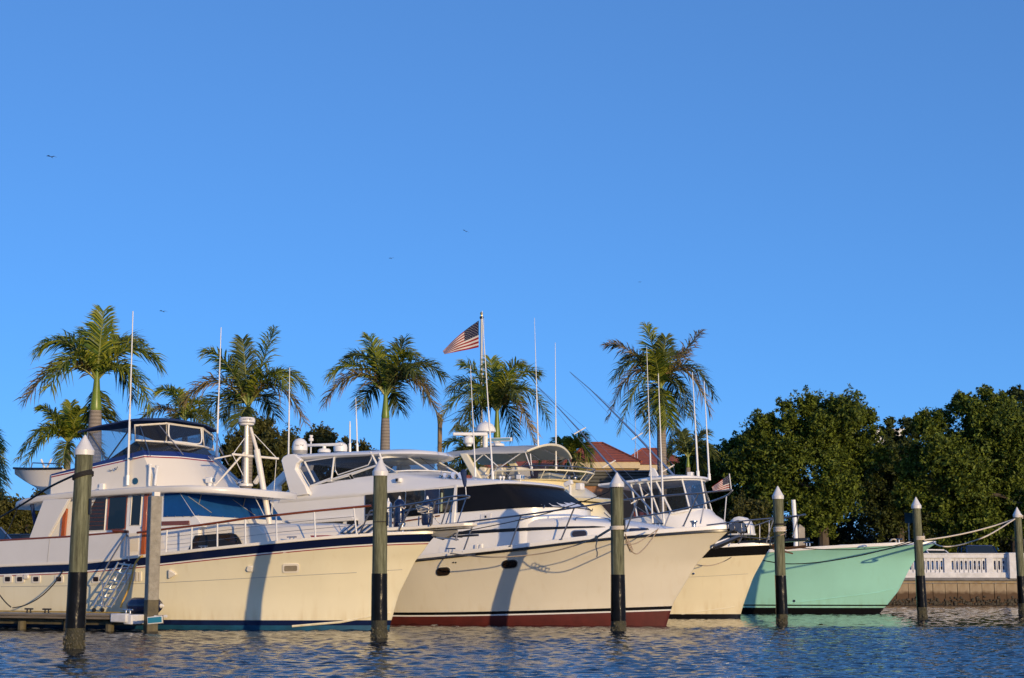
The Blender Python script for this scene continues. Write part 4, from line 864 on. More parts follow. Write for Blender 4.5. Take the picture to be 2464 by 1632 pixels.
# signal mast, radar and boom
mst = MB(); pb, pt = b1.S(592,1170,0), b1.S(594,1024,0); mst.tube([pb, pt], [.075,.06], 12); mst.lathe([(.19,0),(.19,.06),(.12,.08)], pb, 16); mo = mst.build('signal_mast', M['cream2'], b1.e)
mb = MB(); mb.lathe([(.10,.0),(.19,.01),(.20,.05),(.225,.06),(.225,.18),(.20,.215),(.10,.225)], pt, 24); mb.build('radar', M['whitep'], mo)
mb = MB(); mb.lathe([(.222,.055),(.228,.056),(.228,.09),(.222,.091)], pt, 24); mb.build('radar_base', M['grey'], mo)
lettering('GARMIN', .085, pt + Vector((.13,-.195,.15)), (R(90), 0, R(34)), M['grey'], mo)
mb = MB(); q0, q1, q2 = b1.S(603,1029,0), b1.S(619,1087,0), b1.S(649,1262,-.1); mb.tube([q0, q1], [.04,.05], 10); mb.tube([q1+(q0-q1).normalized()*.06, q2], [.085,.075], 12); mb.build('boom', M['cream2'], mo)
mb = MB(); mb.tube([b1.S(558,1093,.4), b1.S(671,1104,-.5)], .032, 8); mb.tube([b1.S(588,1089,.1), b1.S(516,1170,.6)], .028, 8); mb.tube([b1.S(516,1104,.6), b1.S(566,1094,.3)], .022, 8); mb.tube([b1.S(516,1165,.6), b1.S(516,1172,.6)], .035, 8); mb.build('spreader', M['cream2'], mo)
mb = MB()
for a, c in (((592,1050,0),(560,1094,.4)),((560,1094,.4),(588,1150,0)),((612,1045,0),(666,1103,-.5)),((665,1104,-.5),(655,1240,-.9)),((603,1176,.2),(638,1245,.3)),((656,1190,-.6),(653,1236,-.6))): mb.tube([b1.S(*a), b1.S(*c)], .010, 5)
mb.build('stay', M['whitep'], mo)
# rails
rail(b1, h1, 'handrail', [((399,1331),(402,1273)),((460,1326),(462,1266)),((523,1319),(523,1258)),((591,1312),(590,1248)),((666,1302),(664,1240)),((759,1294),(756,1230)),((858,1285),(851,1221))], M['whitep'], .032, .022, extra0=((330,1282,2.58),), extra1=((893,1217,1.1),), wires=(.33,.66), railmat=M['teak'], wiremat=M['steel'])
rail(b1, h1, 'pulpit_rail', [((864,1286),(891,1230)),((958,1280),(992,1213))], M['steel'], .024, .02, extra1=((1046,1204,.62),(1075,1197,.5),(1112,1193,.36)), wires=(.4,))
mb = MB(); E_ = [b1.S(1112,1193,.36), b1.S(1128,1194,.1), b1.S(1127,1198,-.25), b1.S(1105,1203,-.36), b1.S(1075,1208,-.45), b1.S(1046,1215,-.62), b1.S(960,1232,-1.0), b1.S(880,1240,-1.5)]; mb.tube(smooth_path(E_,5), .024, 7); mb.build('pulpit_rail', M['steel'], b1.e)
for a, c in (((1062,1262,.38),(1082,1198,.40)),((1073,1260,.38),(1091,1206,-.42)),((1101,1258,.28),(1121,1199,-.3)),((1036,1266,.5),(1047,1205,.6)),((1007,1268,-.6),(1008,1243,-.7))): mb = MB(); mb.tube([b1.S(*a), b1.S(*c)], .018, 6); mb.build('stanchion', M['steel'], b1.e)
# bow platform and anchor
mb = MB(); P = [(.2,.85),(1.0,.50),(1.9,.38),(2.35,.30),(2.52,.12)]; lo = [Vector((x,-y,2.50+.055*(x-.2))) for x,y in P] + [Vector((x,y,2.50+.055*(x-.2))) for x,y in reversed(P)]; mb.loft([lo, [p+Vector((0,0,.09)) for p in lo]]); mb.build('bow_platform', M['cream2'], b1.e, bevel=.02)
mb = MB(); mb.slab([(.9,-.30,2.52),(2.35,-.2,2.595),(2.35,.2,2.595),(.9,.30,2.52)], (0,0,-.02)); mb.tube([(1.15,0,2.50),(1.6,0,2.42),(2.0,0,2.50)], [.10,.14,.06], 8); mb.build('anchor_chute', M['grey'], b1.e)
an = MB(); an.tube([(1.2,0,2.42),(1.95,0,2.37),(2.62,0,2.40)], .028, 7); an.tube([(2.0,-.28,2.36),(2.0,.28,2.36)], .02, 6); an.slab([(1.5,-.20,2.36),(2.05,0,2.30),(1.5,.20,2.36),(1.35,0,2.42)], (0,0,-.03)); an.tube([(2.02,-.1,2.26),(2.06,-.1,2.46)], .03, 6); an.build('anchor', M['steel'], b1.e)
mb = MB(); mb.lathe([(.12,0),(.12,.05),(.06,.08),(.06,.16),(.10,.19),(.10,.22)], (.5,-.2,2.50), 12); mb.build('windlass', M['chrome'], b1.e)
for bu, bv in ((489,1323),(702,1301)):
    p, b_ = edgept(b1, h1, bu, bv, .10); mb = MB(); mb.tube([p+Vector((-.14,0,.09)), p+Vector((.14,0,.09))], .018, 6); mb.tube([p+Vector((-.06,0,-.02)), p+Vector((-.06,0,.09))], .016, 6); mb.tube([p+Vector((.06,0,-.02)), p+Vector((.06,0,.09))], .016, 6); mb.build('cleat', M['chrome'], b1.e)
# hull fittings
for u in (20,49,88,143,232): port(b1, u, 1393.5, 20, 19, .2, M['cream2'], M['brownglass'], 0, 4)
port(b1, 700, 1367, 40, 22, .25, M['cream2'], M['beige_blind'], -.03, 4.5)
hit_patch(b1, 'vent_cover', M['cream2'], [(407,1371),(410,1370),(425,1379),(426,1383),(411,1391),(407,1391)], .07, bevel=.02)
hit_patch(b1, 'vent_cover', M['cream2'], [(596,1362),(609,1361),(609,1375),(597,1375),(593,1370)], .06, bevel=.02)
hit_patch(b1, 'vent_cover', M['cream2'], rrect(65,1388,12,11,.3), .06, bevel=.02)
for k in range(7): hit_patch(b1, 'louvre', M['cream2'], [(293+7.2*k,1376),(297.5+7.2*k,1375.5),(297.5+7.2*k,1397.5),(293+7.2*k,1398)], .035)
hit_line(b1, 'hull_groove', M['grey'], [(2,1412),(157,1410),(382,1403),(778,1382),(858,1378)], .007)
hit_line(b1, 'hull_groove', M['grey'], [(929,1373),(968,1371)], .007)
hit_line(b1, 'spray_rail', M['cream'], [(703,1507),(820,1497),(938,1475)], .030)
# ---- skiff on the boat deck
p_t, p_s = b1.S(36,1127,1.0), b1.S(147,1131,1.0); SKL = (p_s - p_t).length + .7; SKX = p_t.x + SKL/2
sk = thing('skiff', 'small cream fibreglass skiff with black gunwale riding on the aft boat deck', 'dinghy', b1.W((SKX, -1.0, 3.60)), -R(26))
def dinghy(par, L, W, H, m, rubm, bow=-1):
    n = 12; rg = []
    for i in range(n+1):
        q = i/n; w_ = W*(1-(1-min(1,q*1.35))**2.0)**.7 + .02; zk = H*.72*(1-min(1,q*1.7))**2; x = bow*(L/2 - L*q); zg = H + .12*(1-q)**2
        rk = -bow*L*.30*(1-q)**3; zk = H*.80*(1-min(1,q*1.5))**1.6; rg.append([Vector((x,-w_,zg)), Vector((x+rk*.6,-w_*.82,zk+(zg-zk)*.35)), Vector((x+rk,0,zk)), Vector((x+rk*.6,w_*.82,zk+(zg-zk)*.35)), Vector((x,w_,zg)), Vector((x,w_*.8,zg-.03)), Vector((x,0,zk+.1)), Vector((x,-w_*.8,zg-.03))])
    MB().loft(rg).build('hull', m, par)
    mb = MB(); mb.tube([r[0] for r in rg] , .035, 6); mb.tube([r[4] for r in rg], .035, 6); mb.tube([rg[0][0], rg[0][4]], .035, 6); mb.build('gunwale', rubm, par)
    mb = MB(); mb.tube([(-.1,-W*.8,H),(-.02,-W*.8,H+.2),(L*.42,-W*.8,H+.14),(L*.42,-W*.8,H)], .018, 6); mb.build('grab_rail', M['steel'], par)
dinghy(sk, SKL, .72, p_t.z-3.60-.12, M['cream2'], M['blackrub'])
mb = MB()
for a in (-.18,.2): mb.tube([(.35,-.45,.72),(.35+a,-.45,1.05)], .03, 7)
mb.build('rod_holder', M['whitep'], sk)
ch = MB(); ch.box((SKL*.3,0,.10), (.6,.7,.34)); ch.build('chock', M['whitep'], sk, bevel=.02)
mb = MB(); mb.tube([b1.S(262,1131,1.82),b1.S(270,1133,1.82)], .012, 5); mb.tube([b1.S(275,1127,1.82),b1.S(279,1131,1.84),b1.S(283,1123,1.84)], .012, 5); mb.build('antenna_clip', M['steel'], b1.e)
# ---- fenders stowed on the foredeck
def fender(label, p, L, r, m, axis=(0,0,1), rope=True, group=None):
    t = thing('fender', label, 'fender', p, 0, group); ax = Vector(axis).normalized()
    mb = MB(); mb.lathe([(r*.25,-L/2),(r*.55,-L/2+.03),(r*.9,-L/2+r*.6),(r,-L/2+r),(r,L/2-r),(r*.9,L/2-r*.6),(r*.55,L/2-.03),(r*.25,L/2)], (0,0,0), 18, ax); mb.build('body', m, t, sharp=60)
    mb = MB(); mb.lathe([(r*.3,0),(r*.22,.05),(r*.1,.09)], ax*(L/2-.01), 8, ax); mb.build('eye', M['whitep'], t)
    if rope: mb = MB(); mb.tube([ax*(L/2-.22) + Vector((r*1.03*math.cos(k*.7), r*1.03*math.sin(k*.7), .05*math.sin(k*2.1))) for k in range(19)], .014, 5); mb.build('lashing', M['ropew'], t)
    return t
fender('white fender standing on the foredeck just right of the round piling', b1.W(b1.S(934,1242,-.7)), .80, .105, M['whitep'], rope=False)
fender('navy fender lashed upright nearest the round piling on the foredeck', b1.W(b1.S(961,1241,-.6)), .88, .155, M['navy'])
fender('navy fender with coiled white rope beside the bow windlass', b1.W(b1.S(1028,1236,-.55)), .76, .150, M['navy'])
rc = MB(); c = b1.S(1026,1232,-.3)
random.seed(4)
for k in range(5): rc.tube([c + Vector((.20*math.cos(a)*(1+.1*random.random()), .10*math.sin(a)-.05*k, .05*math.sin(a+k)+.025*k+.02*random.random())) for a in [i*.52 for i in range(12)]], .014, 5, True)
rc.tube(smooth_path([c+Vector((.15,0,0)), c+Vector((.3,.05,-.25)), c+Vector((.55,.1,-.45))],4), .014, 5)
o = rc.build('rope_coil', M['ropew'], None); o.location = b1.o; o.rotation_euler = (0,0,-R(26)); tag(o, 'white rope coil hung over the navy fender at the bow', 'rope')
fl = thing('furled_pennant', 'navy pennant furled on a short staff at the bow rail', 'pennant', b1.W(b1.S(1122,1196,.15)), -R(26))
d0 = b1.S(1122,1196,.15); q = lambda u,v: b1.S(u,v,.15) - d0
mb = MB(); mb.tube([(0,0,0), q(1118,1140)], .012, 6); mb.build('staff', M['whitep'], fl)
mb = MB(); mb.tube([q(1114,1130), q(1115,1136), q(1116,1145), q(1118,1160), q(1119,1172)], [.03,.085,.07,.055,.03], 9); mb.build('pennant', M['canvas'], fl)
# ================================================================ boat 2: white yacht
b2 = B2
h2.edge(b2, 'rub_rail', M['black'], h2.zs, (.02,.05,.05,.02), bevel=.01); h2.edge(b2, 'rub_strip', M['steel'], lambda q: h2.zs(q)-.012, (.0,.056,.012,.012))
h2.edge(b2, 'toe_rail', M['white'], h2.zs, (.16,.03,-.02,.14), bevel=.015)
R1 = ring(-12.4, 2.0, -3.62, -2.6, 1.70, 2.2); R2 = ring(-12.4, 2.0, -3.62, -2.66, 2.93, 3.36); R3 = ring(-12.4, 2.0, -4.25, -3.80, 3.66, 4.00)
loft_obj(b2, 'deckhouse', M['white'], [R1, R2, R3], (True, False))
# black windscreen cover round the front, from the side post at x=-5.6
def arcband(lo, hi, xmin, off, k=10):
    a = [p for p in lo if p.x > xmin]; c = [p for p in hi if p.x > xmin]; a0 = [Vector((xmin, s_*2.0, np.interp(xmin,[-12.4,-2.66],[2.93,3.36]))) for s_ in (-1,1)]; c0 = [Vector((xmin, s_*2.0, np.interp(xmin,[-12.4,-3.8],[3.66,4.0]))) for s_ in (-1,1)]
    a = [a0[0]] + a + [a0[1]]; c = [c0[0]] + c + [c0[1]]
    o_ = lambda p: Vector((p.x + off*max(0, (p.x+4.2)/1.2), p.y + off*(1 if p.y > 0 else -1), p.z + off*.4)); return [o_(p) for p in a], [o_(p) for p in c]
a_, c_ = arcband(R2, R3, -5.58, .03); a_ = [p+Vector((0,0,-.04)) for p in a_]
mb = MB(); mb.loft([a_, c_], False, False, False); b2.solid(mb); mb.build('windscreen_cover', M['blackcover'], b2.e, sharp=60)
for k in (4,6,9,11):
    p = a_[k]; mb = MB(); mb.tube([p+Vector((0,0,-.03)), p+Vector((.02,0,.06))], .014, 5); mb.build('cover_clip', M['steel'], b2.e)
side_slab(b2, 'side_window', M['darkglass'], [(880,1188),(926,1185),(976,1181),(973,1244),(950,1247),(880,1253)], 2.0, .03)
side_slab(b2, 'side_window', M['darkglass'], [(979,1181),(1022,1177),(1020,1240),(976,1244)], 2.0, .03)
wd = side_slab(b2, 'side_window', M['navy'], [(1025,1177),(1057,1174),(1054,1236),(1023,1240)], 2.0, .03)
dd = side_slab(b2, 'door', M['darkglass'], [(1060,1174),(1097,1169),(1091,1232),(1057,1236)], 2.0, .025)
side_slab(b2, 'curtain', M['curtain'], [(1062,1186),(1066,1186),(1064,1231),(1060,1232)], 2.03, .01, dd)
side_slab(b2, 'post', M['white'], [(1096,1167),(1102,1167),(1094,1258),(1087,1259)], 2.0, .05)
frame_tube(b2, 'window_trim', M['white'], [(1022,1177),(1058,1173),(1097,1168)], 2.03, .018, closed=False)
side_slab(b2, 'side_window', M['darkglass'], [(762,1260),(826,1256),(825,1268),(766,1272)], 2.0, .02)
side_slab(b2, 'side_window', M['darkglass'], [(836,1255),(862,1253),(862,1266),(836,1267)], 2.0, .02)
side_slab(b2, 'side_moulding', M['white'], [(692,1252),(848,1241),(864,1252),(705,1263)], 2.0, .10, bevel=.03)
frame_tube(b2, 'side_moulding', M['teak'], [(822,1270),(950,1258),(1058,1241)], 2.03, .022, closed=False)
# forward trunk cabin
st = []
for x, w_, ze, zc in ((-6.2,1.98,2.95,3.02),(-4,1.96,2.96,2.98),(-3,1.88,3.00,3.06),(-2.3,1.74,2.99,3.12),(-1.4,1.42,2.90,3.00),(-.6,1.05,2.78,2.89),(.0,.68,2.70,2.79),(.5,.32,2.64,2.70),(.75,.05,2.60,2.62)):
    zd = h2.zs(min(1, max(0, (2.0-x)/h2.L))) - .06
    st.append([Vector((x,-w_-.04,zd)), Vector((x,-w_,ze-.16)), Vector((x,-w_*.95,ze-.04)), Vector((x,-w_*.84,ze)), Vector((x,-w_*.4,zc-.02)), Vector((x,0,zc)), Vector((x,w_*.4,zc-.02)), Vector((x,w_*.84,ze)), Vector((x,w_*.95,ze-.04)), Vector((x,w_,ze-.16)), Vector((x,w_+.04,zd))])
mb = MB(); rr = []
for i in range(len(st)-1):
    for j in range(4): rr.append([a.lerp(c, j/4) for a, c in zip(st[i], st[i+1])])
rr.append(st[-1]); mb.loft(rr, False, False, False); b2.solid(mb); mb.build('trunk_cabin', M['white'], b2.e, sharp=50)
hit_strip(b2, 'black_stripe', M['black'], [(1104,1279),(1200,1273),(1280,1269),(1380,1266.5),(1430,1266),(1456,1268)], [(1101,1287),(1200,1281),(1280,1277),(1380,1272),(1430,1270.5),(1457,1269)], 24, .008)
port(b2, 1394, 1285, 40, 19, .48, M['steel'], M['brownglass'], -.04, 2.5)
hit_patch(b2, 'access_hatch', M['white'], [(1157,1238),(1182,1235),(1180,1258),(1155,1262)], .012)
hit_patch(b2, 'latch', M['blackrub'], [(1168,1241),(1171,1241),(1171,1246),(1168,1246)], .03)
for px in ([(1145,1311),(1151,1310),(1150,1323),(1144,1324)],[(1157,1310),(1161,1309),(1161,1321),(1155,1322)]):
    try: hit_patch(b2, 'fuel_filler', M['white'], px, .05)
    except ValueError: pass
mb = MB(); P = [b2.H(1384,1253)[0], b2.H(1390,1250)[0]+Vector((0,-.02,.05)), b2.H(1425,1250)[0]+Vector((0,-.02,.05)), b2.H(1462,1252)[0]+Vector((0,-.02,.04)), b2.H(1470,1256)[0]]; mb.tube(smooth_path(P,4), .018, 6); mb.build('grab_rail', M['steel'], b2.e)
port(b2, 1067, 1375, 34, 20, .48, M['steel'], M['brownglass'], -.06, 2.5); port(b2, 1227, 1357, 38, 20, .48, M['steel'], M['brownglass'], -.06, 2.5)
for u in (1091,1097): hit_patch(b2, 'drain', M['blackrub'], rrect(u, 1353.5, 3, 3, .4), .02)
# flybridge coaming with a sloping brow
W = 1.92
def ring2(xs_, xf, b, za, zf, xa=-11.7): return ring(xa, b, xs_, xf, za, zf)
Ct = ring2(-8.1, -7.15, 1.88, 4.02, 4.52); 
loft_obj(b2, 'flybridge', M['white'], [ring(-12.0, 2.0, -4.25, -3.80, 3.60, 3.99), ring(-11.9, 2.04, -4.22, -3.66, 3.66, 4.02), ring(-11.85, 2.03, -4.3, -3.72, 3.74, 4.09), ring(-11.8, 1.97, -5.9, -4.7, 3.84, 4.20), ring(-11.75, 1.92, -7.0, -5.9, 3.96, 4.30), Ct], (False, True), sharp=60)
fe = MB(); c = b2.H(720,1182); fe.lathe([(.12,0),(.12,.02),(.001,.025)], c[0], 16, c[1]); fe.build('emblem', M['blackrub'], b2.e)
# radar arch, hardtop
side_slab(b2, 'radar_arch', M['white'], [(707,1196),(692,1142),(684,1109),(689,1100),(701,1094),(716,1094),(733,1108),(722,1118),(719,1130),(743,1170),(750,1190)], 1.95, .18, bevel=.03)
mb = MB(); mb.slab([b2.S(u,v,-1.80) for u,v in [(742,1196),(727,1142),(719,1109),(724,1102),(736,1098),(768,1110),(757,1118),(754,1130),(778,1170),(785,1190)]], (0,-.16,0)); mb.build('radar_arch', M['white'], b2.e, bevel=.03)
frame_tube(b2, 'arch_pipe', M['whitep'], [(707,1107),(726,1150),(748,1192)], 2.0, .05, closed=False)
def slabring(xs_, xf, b, za, zf, xa): return ring(xa, b, xs_, xf, za, zf, zc=.10)
hx = [ring(-11.75, 1.86, -8.9, -7.35, 4.92, 4.97, zc=.02), ring(-11.8, 1.95, -8.8, -7.22, 5.02, 5.00, zc=.05), ring(-11.7, 1.90, -8.8, -7.3, 5.09, 5.05, zc=.10), ring(-11.4, 1.3, -9.3, -8.2, 5.16, 5.17, zc=.09)]
loft_obj(b2, 'hardtop', M['white'], hx, sharp=50, solid=False)
mb = MB(); mb.box((-11.75,0,5.0), (.4,3.6,.2)); mb.build('arch_beam', M['white'], b2.e, bevel=.06)
# enclosure panes and frames (starboard then port)
W1 = [(731,1111),(802,1101),(799,1149),(746,1169),(722,1129)]; W2 = [(807,1101),(892,1089),(894,1103),(886,1119),(813,1143),(807,1132)]
W3 = [(789,1160),(840,1145),(846,1155)]; W4 = [(846,1143),(921,1116),(957,1138),(852,1152)]
for px, gm in ((W1,'smoke'),(W2,'smoke'),(W3,'pane'),(W4,'pane')):
    w_ = side_slab(b2, 'enclosure_panel', M[gm], px, 1.86, .006); frame_tube(b2, 'frame', M['whitep'], px, 1.87, .018, w_)
    mb = MB(); mb.slab([Vector((p.x,-p.y,p.z)) for p in [b2.S(u,v,1.86) for u,v in px]], (0,.006,0)); mb.build('enclosure_panel', M[gm], b2.e)
for a, c in (((746,1170),(921,1116)),((804,1100),(797,1158)),((892,1088),(909,1122)),((913,1091),(921,1116)),((733,1112),(757,1160))): frame_tube(b2, 'frame', M['whitep'], [a,c], 1.88, .032, closed=False)
g0 = ring(-8.2, 1.84, -8.0, -7.12, 4.44, 4.54, n=6); g1 = ring(-8.75, 1.74, -8.5, -7.95, 4.84, 4.98, n=6)
f0 = g0[2:-2]; f1 = g1[2:-2]; n_ = len(f0)
cuts = [0, 4, 8, n_-1]
for i in range(3):
    mb = MB(); mb.loft([f0[cuts[i]:cuts[i+1]+1], f1[cuts[i]:cuts[i+1]+1]], False, False, False); mb.build('windscreen', M['pane'], b2.e, sharp=60)
mb = MB(); mb.tube(f1, .035, 6); mb.tube(f0, .02, 6)
for k in cuts: mb.tube([f0[k], f1[k]], .032, 6)
mb.build('windscreen_frame', M['whitep'], b2.e)
mb = MB()
for y in (-1.3,-.4,.5,1.3): mb.tube([Vector((-7.6+abs(y)*-.35,y,4.99)), Vector((-8.2,y,4.98))], .02, 6)
mb.build('hardtop_support', M['whitep'], b2.e)
for k in (4, 8): mb = MB(); a = f0[k].lerp(f0[min(k+2,n_-1)],.4)+Vector((.03,0,.02)); mb.tube([a, a+Vector((-.25,-.55,.36))], .012, 5); mb.build('wiper', M['blackrub'], b2.e)
for sx, sy in ((-9.0,-.8),(-9.0,.5)): mb = MB(); mb.box((sx,sy,4.45), (.2,.6,.8)); mb.build('helm_seat', M['white'], b2.e, bevel=.06)
mb = MB(); mb.box((-7.75,0,4.5), (.4,1.6,.2)); mb.build('dashboard', M['seat'], b2.e, bevel=.05)
# roof gear
p = b2.S(721,1093,1.3); mb = MB(); mb.lathe([(.20,0),(.23,.02),(.235,.10),(.24,.12),(.24,.24),(.21,.38),(.14,.46),(.05,.495),(.001,.50)], p, 20); do = mb.build('satellite_dome', M['whitep'], b2.e)
mb = MB(); mb.lathe([(.237,.02),(.243,.03),(.243,.11),(.238,.115)], p, 20); mb.build('dome_base', M['grey'], do)
lettering('Sea Tel', .085, p + Vector((.135,-.195,.26)), (R(90), 0, R(36)), M['grey'], do)
p = b2.S(780,1089,.6); mb = MB(); mb.lathe([(.20,0),(.21,.06),(.17,.11),(.06,.13),(.06,.2)], p, 14); ro = mb.build('radar_pedestal', M['whitep'], b2.e); mb = MB(); c = p+Vector((0,0,.24)); mb.box(c, (1.28,.10,.09), R(8)); mb.build('radar_antenna', M['whitep'], ro, bevel=.03)
p = b2.S(819,1087,-.6); mb = MB(); mb.lathe([(.22,0),(.23,.12),(.21,.22),(.12,.29),(.001,.31)], p, 16); mb.build('satellite_dome', M['whitep'], b2.e)
p = b2.S(748,1080,-.4); mb = MB(); mb.tube([p+Vector((0,0,-.2)), p+Vector((0,0,.25))], .025, 6); mb.lathe([(.07,.25),(.08,.27),(.08,.33),(.04,.36),(.06,.40),(.06,.44)], p, 10); mb.build('anchor_light', M['whitep'], b2.e)
whip(b2, b2.S(842,1086,-.9), b2.S(842,1014,-.9), .028, .02, joint=.9); whip(b2, b2.S(860,1086,-1.1), b2.S(856,957,-1.1), .026, .010, joint=.6)
whip(b2, b2.S(694,1113,1.98), b2.S(697,885,1.98), .026, .010, joint=.55)
whip(b2, b2.S(1186,1154,.9), b2.S(1160,748,.9), .028, .010); whip(b2, b2.S(1144,1146,1.3), b2.S(1132,880,1.3), .022, .008)
# brow fittings
mb = MB()
for u, v, s_ in ((1066,1144,.7),(1087,1144,1.0),(1104,1144,1.0)):
    h_ = b2.H(u+3, v+9)[0] if True else None; c = h_ + Vector((0,0,.10)); mb.tube([h_, c], .03, 6); mb.lathe([(.10*s_,.06),(.075*s_,.02),(.045*s_,-.05),(.03*s_,-.22),(.02,-.34)], c, 14, (.8,-.55,.1)); mb.ball(c+Vector((-.2,.12,-.02)), .05, 8, 5)
mb.build('air_horn', M['chrome'], b2.e)
h_ = b2.H(962,1157); mb = MB(); mb.box(h_[0]+h_[1]*.05, (.16,.14,.13)); vo = mb.build('deck_light', M['white'], b2.e, bevel=.02)
mb = MB(); mb.box(h_[0]+h_[1]*.05+Vector((-.03,-.07,0)), (.08,.02,.09)); mb.build('lens', M['blackrub'], vo)
h_ = b2.H(1252,1160); mb = MB(); mb.box(h_[0]+Vector((0,0,.14)), (.14,.26,.13)); mb.tube([h_[0], h_[0]+Vector((0,0,.1))], .03, 6); so = mb.build('spotlight', M['whitep'], b2.e, bevel=.02)
mb = MB(); mb.box(h_[0]+Vector((.075,-.06,.14)), (.01,.09,.09)); mb.box(h_[0]+Vector((.075,.06,.14)), (.01,.09,.09)); mb.build('lens', M['chrome'], so)
for u, v in ((1204,1156),(1212,1156),(1227,1157)):
    h_ = b2.H(u, v); mb = MB(); mb.tube([h_[0], h_[0]+Vector((0,0,.07))], .018, 6); mb.lathe([(.03,.05),(.045,.07),(.04,.11),(.01,.13)], h_[0], 10); mb.build('antenna_dome', M['whitep'], b2.e)
h_ = b2.H(1128,1150); mb = MB(); mb.box(h_[0]+Vector((0,0,.03)), (.16,.12,.10)); mb.build('nav_light', M['orangewood'], b2.e, bevel=.02)
# davit arm seen behind the arch
mb = MB(); mb.box(b2.S(668,1162,-.9), (.95,.22,.24), Matrix.Rotation(R(-38),3,'Y')); mb.box(b2.S(664,1196,-.9), (.28,.28,.75)); mb.lathe([(.25,0),(.22,.1),(.14,.16)], b2.S(668,1222,-.9), 12); mb.build('davit', M['white'], b2.e, bevel=.03)
# rails
rail(b2, h2, 'bow_rail', [((1114,1329),(1141,1254)),((1227,1316),(1254,1240)),((1350,1299),(1382,1222)),((1505,1280),(1536,1199)),((1644,1267),(1680,1187))], M['steel'], .026, .022, extra0=((1040,1266,2.55),(1100,1259,2.5)), extra1=((1730,1182,.34),(1762,1179,.04)), inset=.05)
rail(b2, h2, 'bow_rail', [], M['steel']) if 0 else None
tp = [b2.S(u, v, y) for u, v, y in ((1762,1180,.04),(1748,1193,-.45),(1695,1212,-1.1),(1613,1231,-1.75),(1506,1249,-2.25),(1400,1264,-2.5),(1290,1279,-2.62))]
mb = MB(); mb.tube(smooth_path(tp,5), .026, 7); mb.build('bow_rail', M['steel'], b2.e)
for (a, ya), (c, yc) in ((((1743,1256),-.42),((1748,1193),-.45)),(((1685,1260),-.95),((1695,1212),-1.1)),(((1599,1266),-1.6),((1613,1231),-1.75))): mb = MB(); mb.tube([b2.S(*a,ya), b2.S(*c,yc)], .020, 6); mb.build('stanchion', M['steel'], b2.e)
# bow gear
mb = MB(); p = Vector((.95,-.1,2.66)); mb.lathe([(.13,0),(.14,.03),(.07,.07),(.055,.12),(.075,.2),(.11,.23),(.11,.25),(.03,.26)], p, 14); mb.build('windlass', M['chrome'], b2.e)
mb = MB(); mb.box((1.9,0,2.74), (.55,.22,.10), Matrix.Rotation(R(-6),3,'Y')); mb.box((2.25,0,2.72), (.25,.26,.22)); mb.tube([(2.1,-.16,2.70),(2.1,.16,2.70)], .09, 10); mb.tube([(2.32,-.15,2.62),(2.32,.15,2.62)], .08, 10); mb.build('bow_roller', M['darksteel'], b2.e, bevel=.015)
an = MB(); an.slab([(1.55,-.16,2.24),(2.25,-.05,2.52),(2.30,.05,2.52),(1.62,.20,2.24),(1.45,.02,2.16)], (.05,0,-.06)); an.tube([(2.3,0,2.52),(2.34,0,2.62),(1.7,0,2.74)], .035, 7); an.build('anchor', M['darksteel'], b2.e, bevel=.01)
mb = MB(); mb.box((1.0,.9,2.70), (1.6,.06,.08), R(-34)); mb.build('toe_board', M['teak'], b2.e)
mb = MB(); mb.box((-.35,-.95,2.64), (.55,.25,.12), R(24)); mb.build('deck_locker', M['navy'], b2.e, bevel=.04)
for u, v in ((1084,1333),(1583,1273)):
    p, b_ = edgept(b2, h2, u, v, .0); p.z += .1; mb = MB(); mb.tube([p+Vector((-.16,0,.05)), p+Vector((.16,0,.05))], .02, 6); mb.tube([p+Vector((-.06,0,-.06)), p+Vector((-.06,0,.05))], .018, 6); mb.tube([p+Vector((.06,0,-.06)), p+Vector((.06,0,.05))], .018, 6); mb.build('cleat', M['chrome'], b2.e)
hit_line(b2, 'spray_rail', M['maroon'], [(1330,1496),(1480,1485),(1560,1472)], .02) if 0 else None
# bow flag (built by the flag maker below)
# ================================================================ boat 3: ivory yacht
b3 = B3
S3 = lambda u,v,b=1.7: b3.S(u,v,b)
M['ivoryhouse'] = M['ivory']
pf = b3.S(1446,1200,-.4); pb0 = b3.S(1465,1206,-.6)
zt_ = b3.S(1346,1153,1.2).z; zb_ = b3.S(1399,1203,.3).z
xw = b3.S(1405,1139,-.8).x; xl = pf.x
# house under the brow
loft_obj(b3, 'deckhouse', M['ivory'], [ring(-12.5,1.95,xl-.4,xl+1.5,1.6,1.9), ring(-12.5,1.95,xl-.8,xl+1.15,2.6,2.7), ring(-12.5,1.92,xl-1.3,xl-.1,zb_-.2,zb_-.1)], (True,False), sharp=50)
loft_obj(b3, 'brow', M['ivory'], [ring(-12.3,2.05,xl-1.0,xl+.42,zb_-.10,zb_-.06), ring(-12.3,2.12,xl-.95,xl+.52,zb_-.02,zb_), ring(-12.3,2.08,xl-1.0,xl+.42,zb_+.05,zb_+.05)], sharp=60)
loft_obj(b3, 'flybridge', M['ivory'], [ring(-11.8,1.95,xl-1.7,xl+.05,zb_+.02,zb_+.02), ring(-11.8,1.92,xl-2.0,xl-.35,zb_+.3,zb_+.3), ring(-11.8,1.88,xl-2.5,xl-.95,zb_+.62,zb_+.66), ring(-11.8,1.82,xw-.9,xw+.30,zt_-.02,zt_)], (False,True), sharp=60)
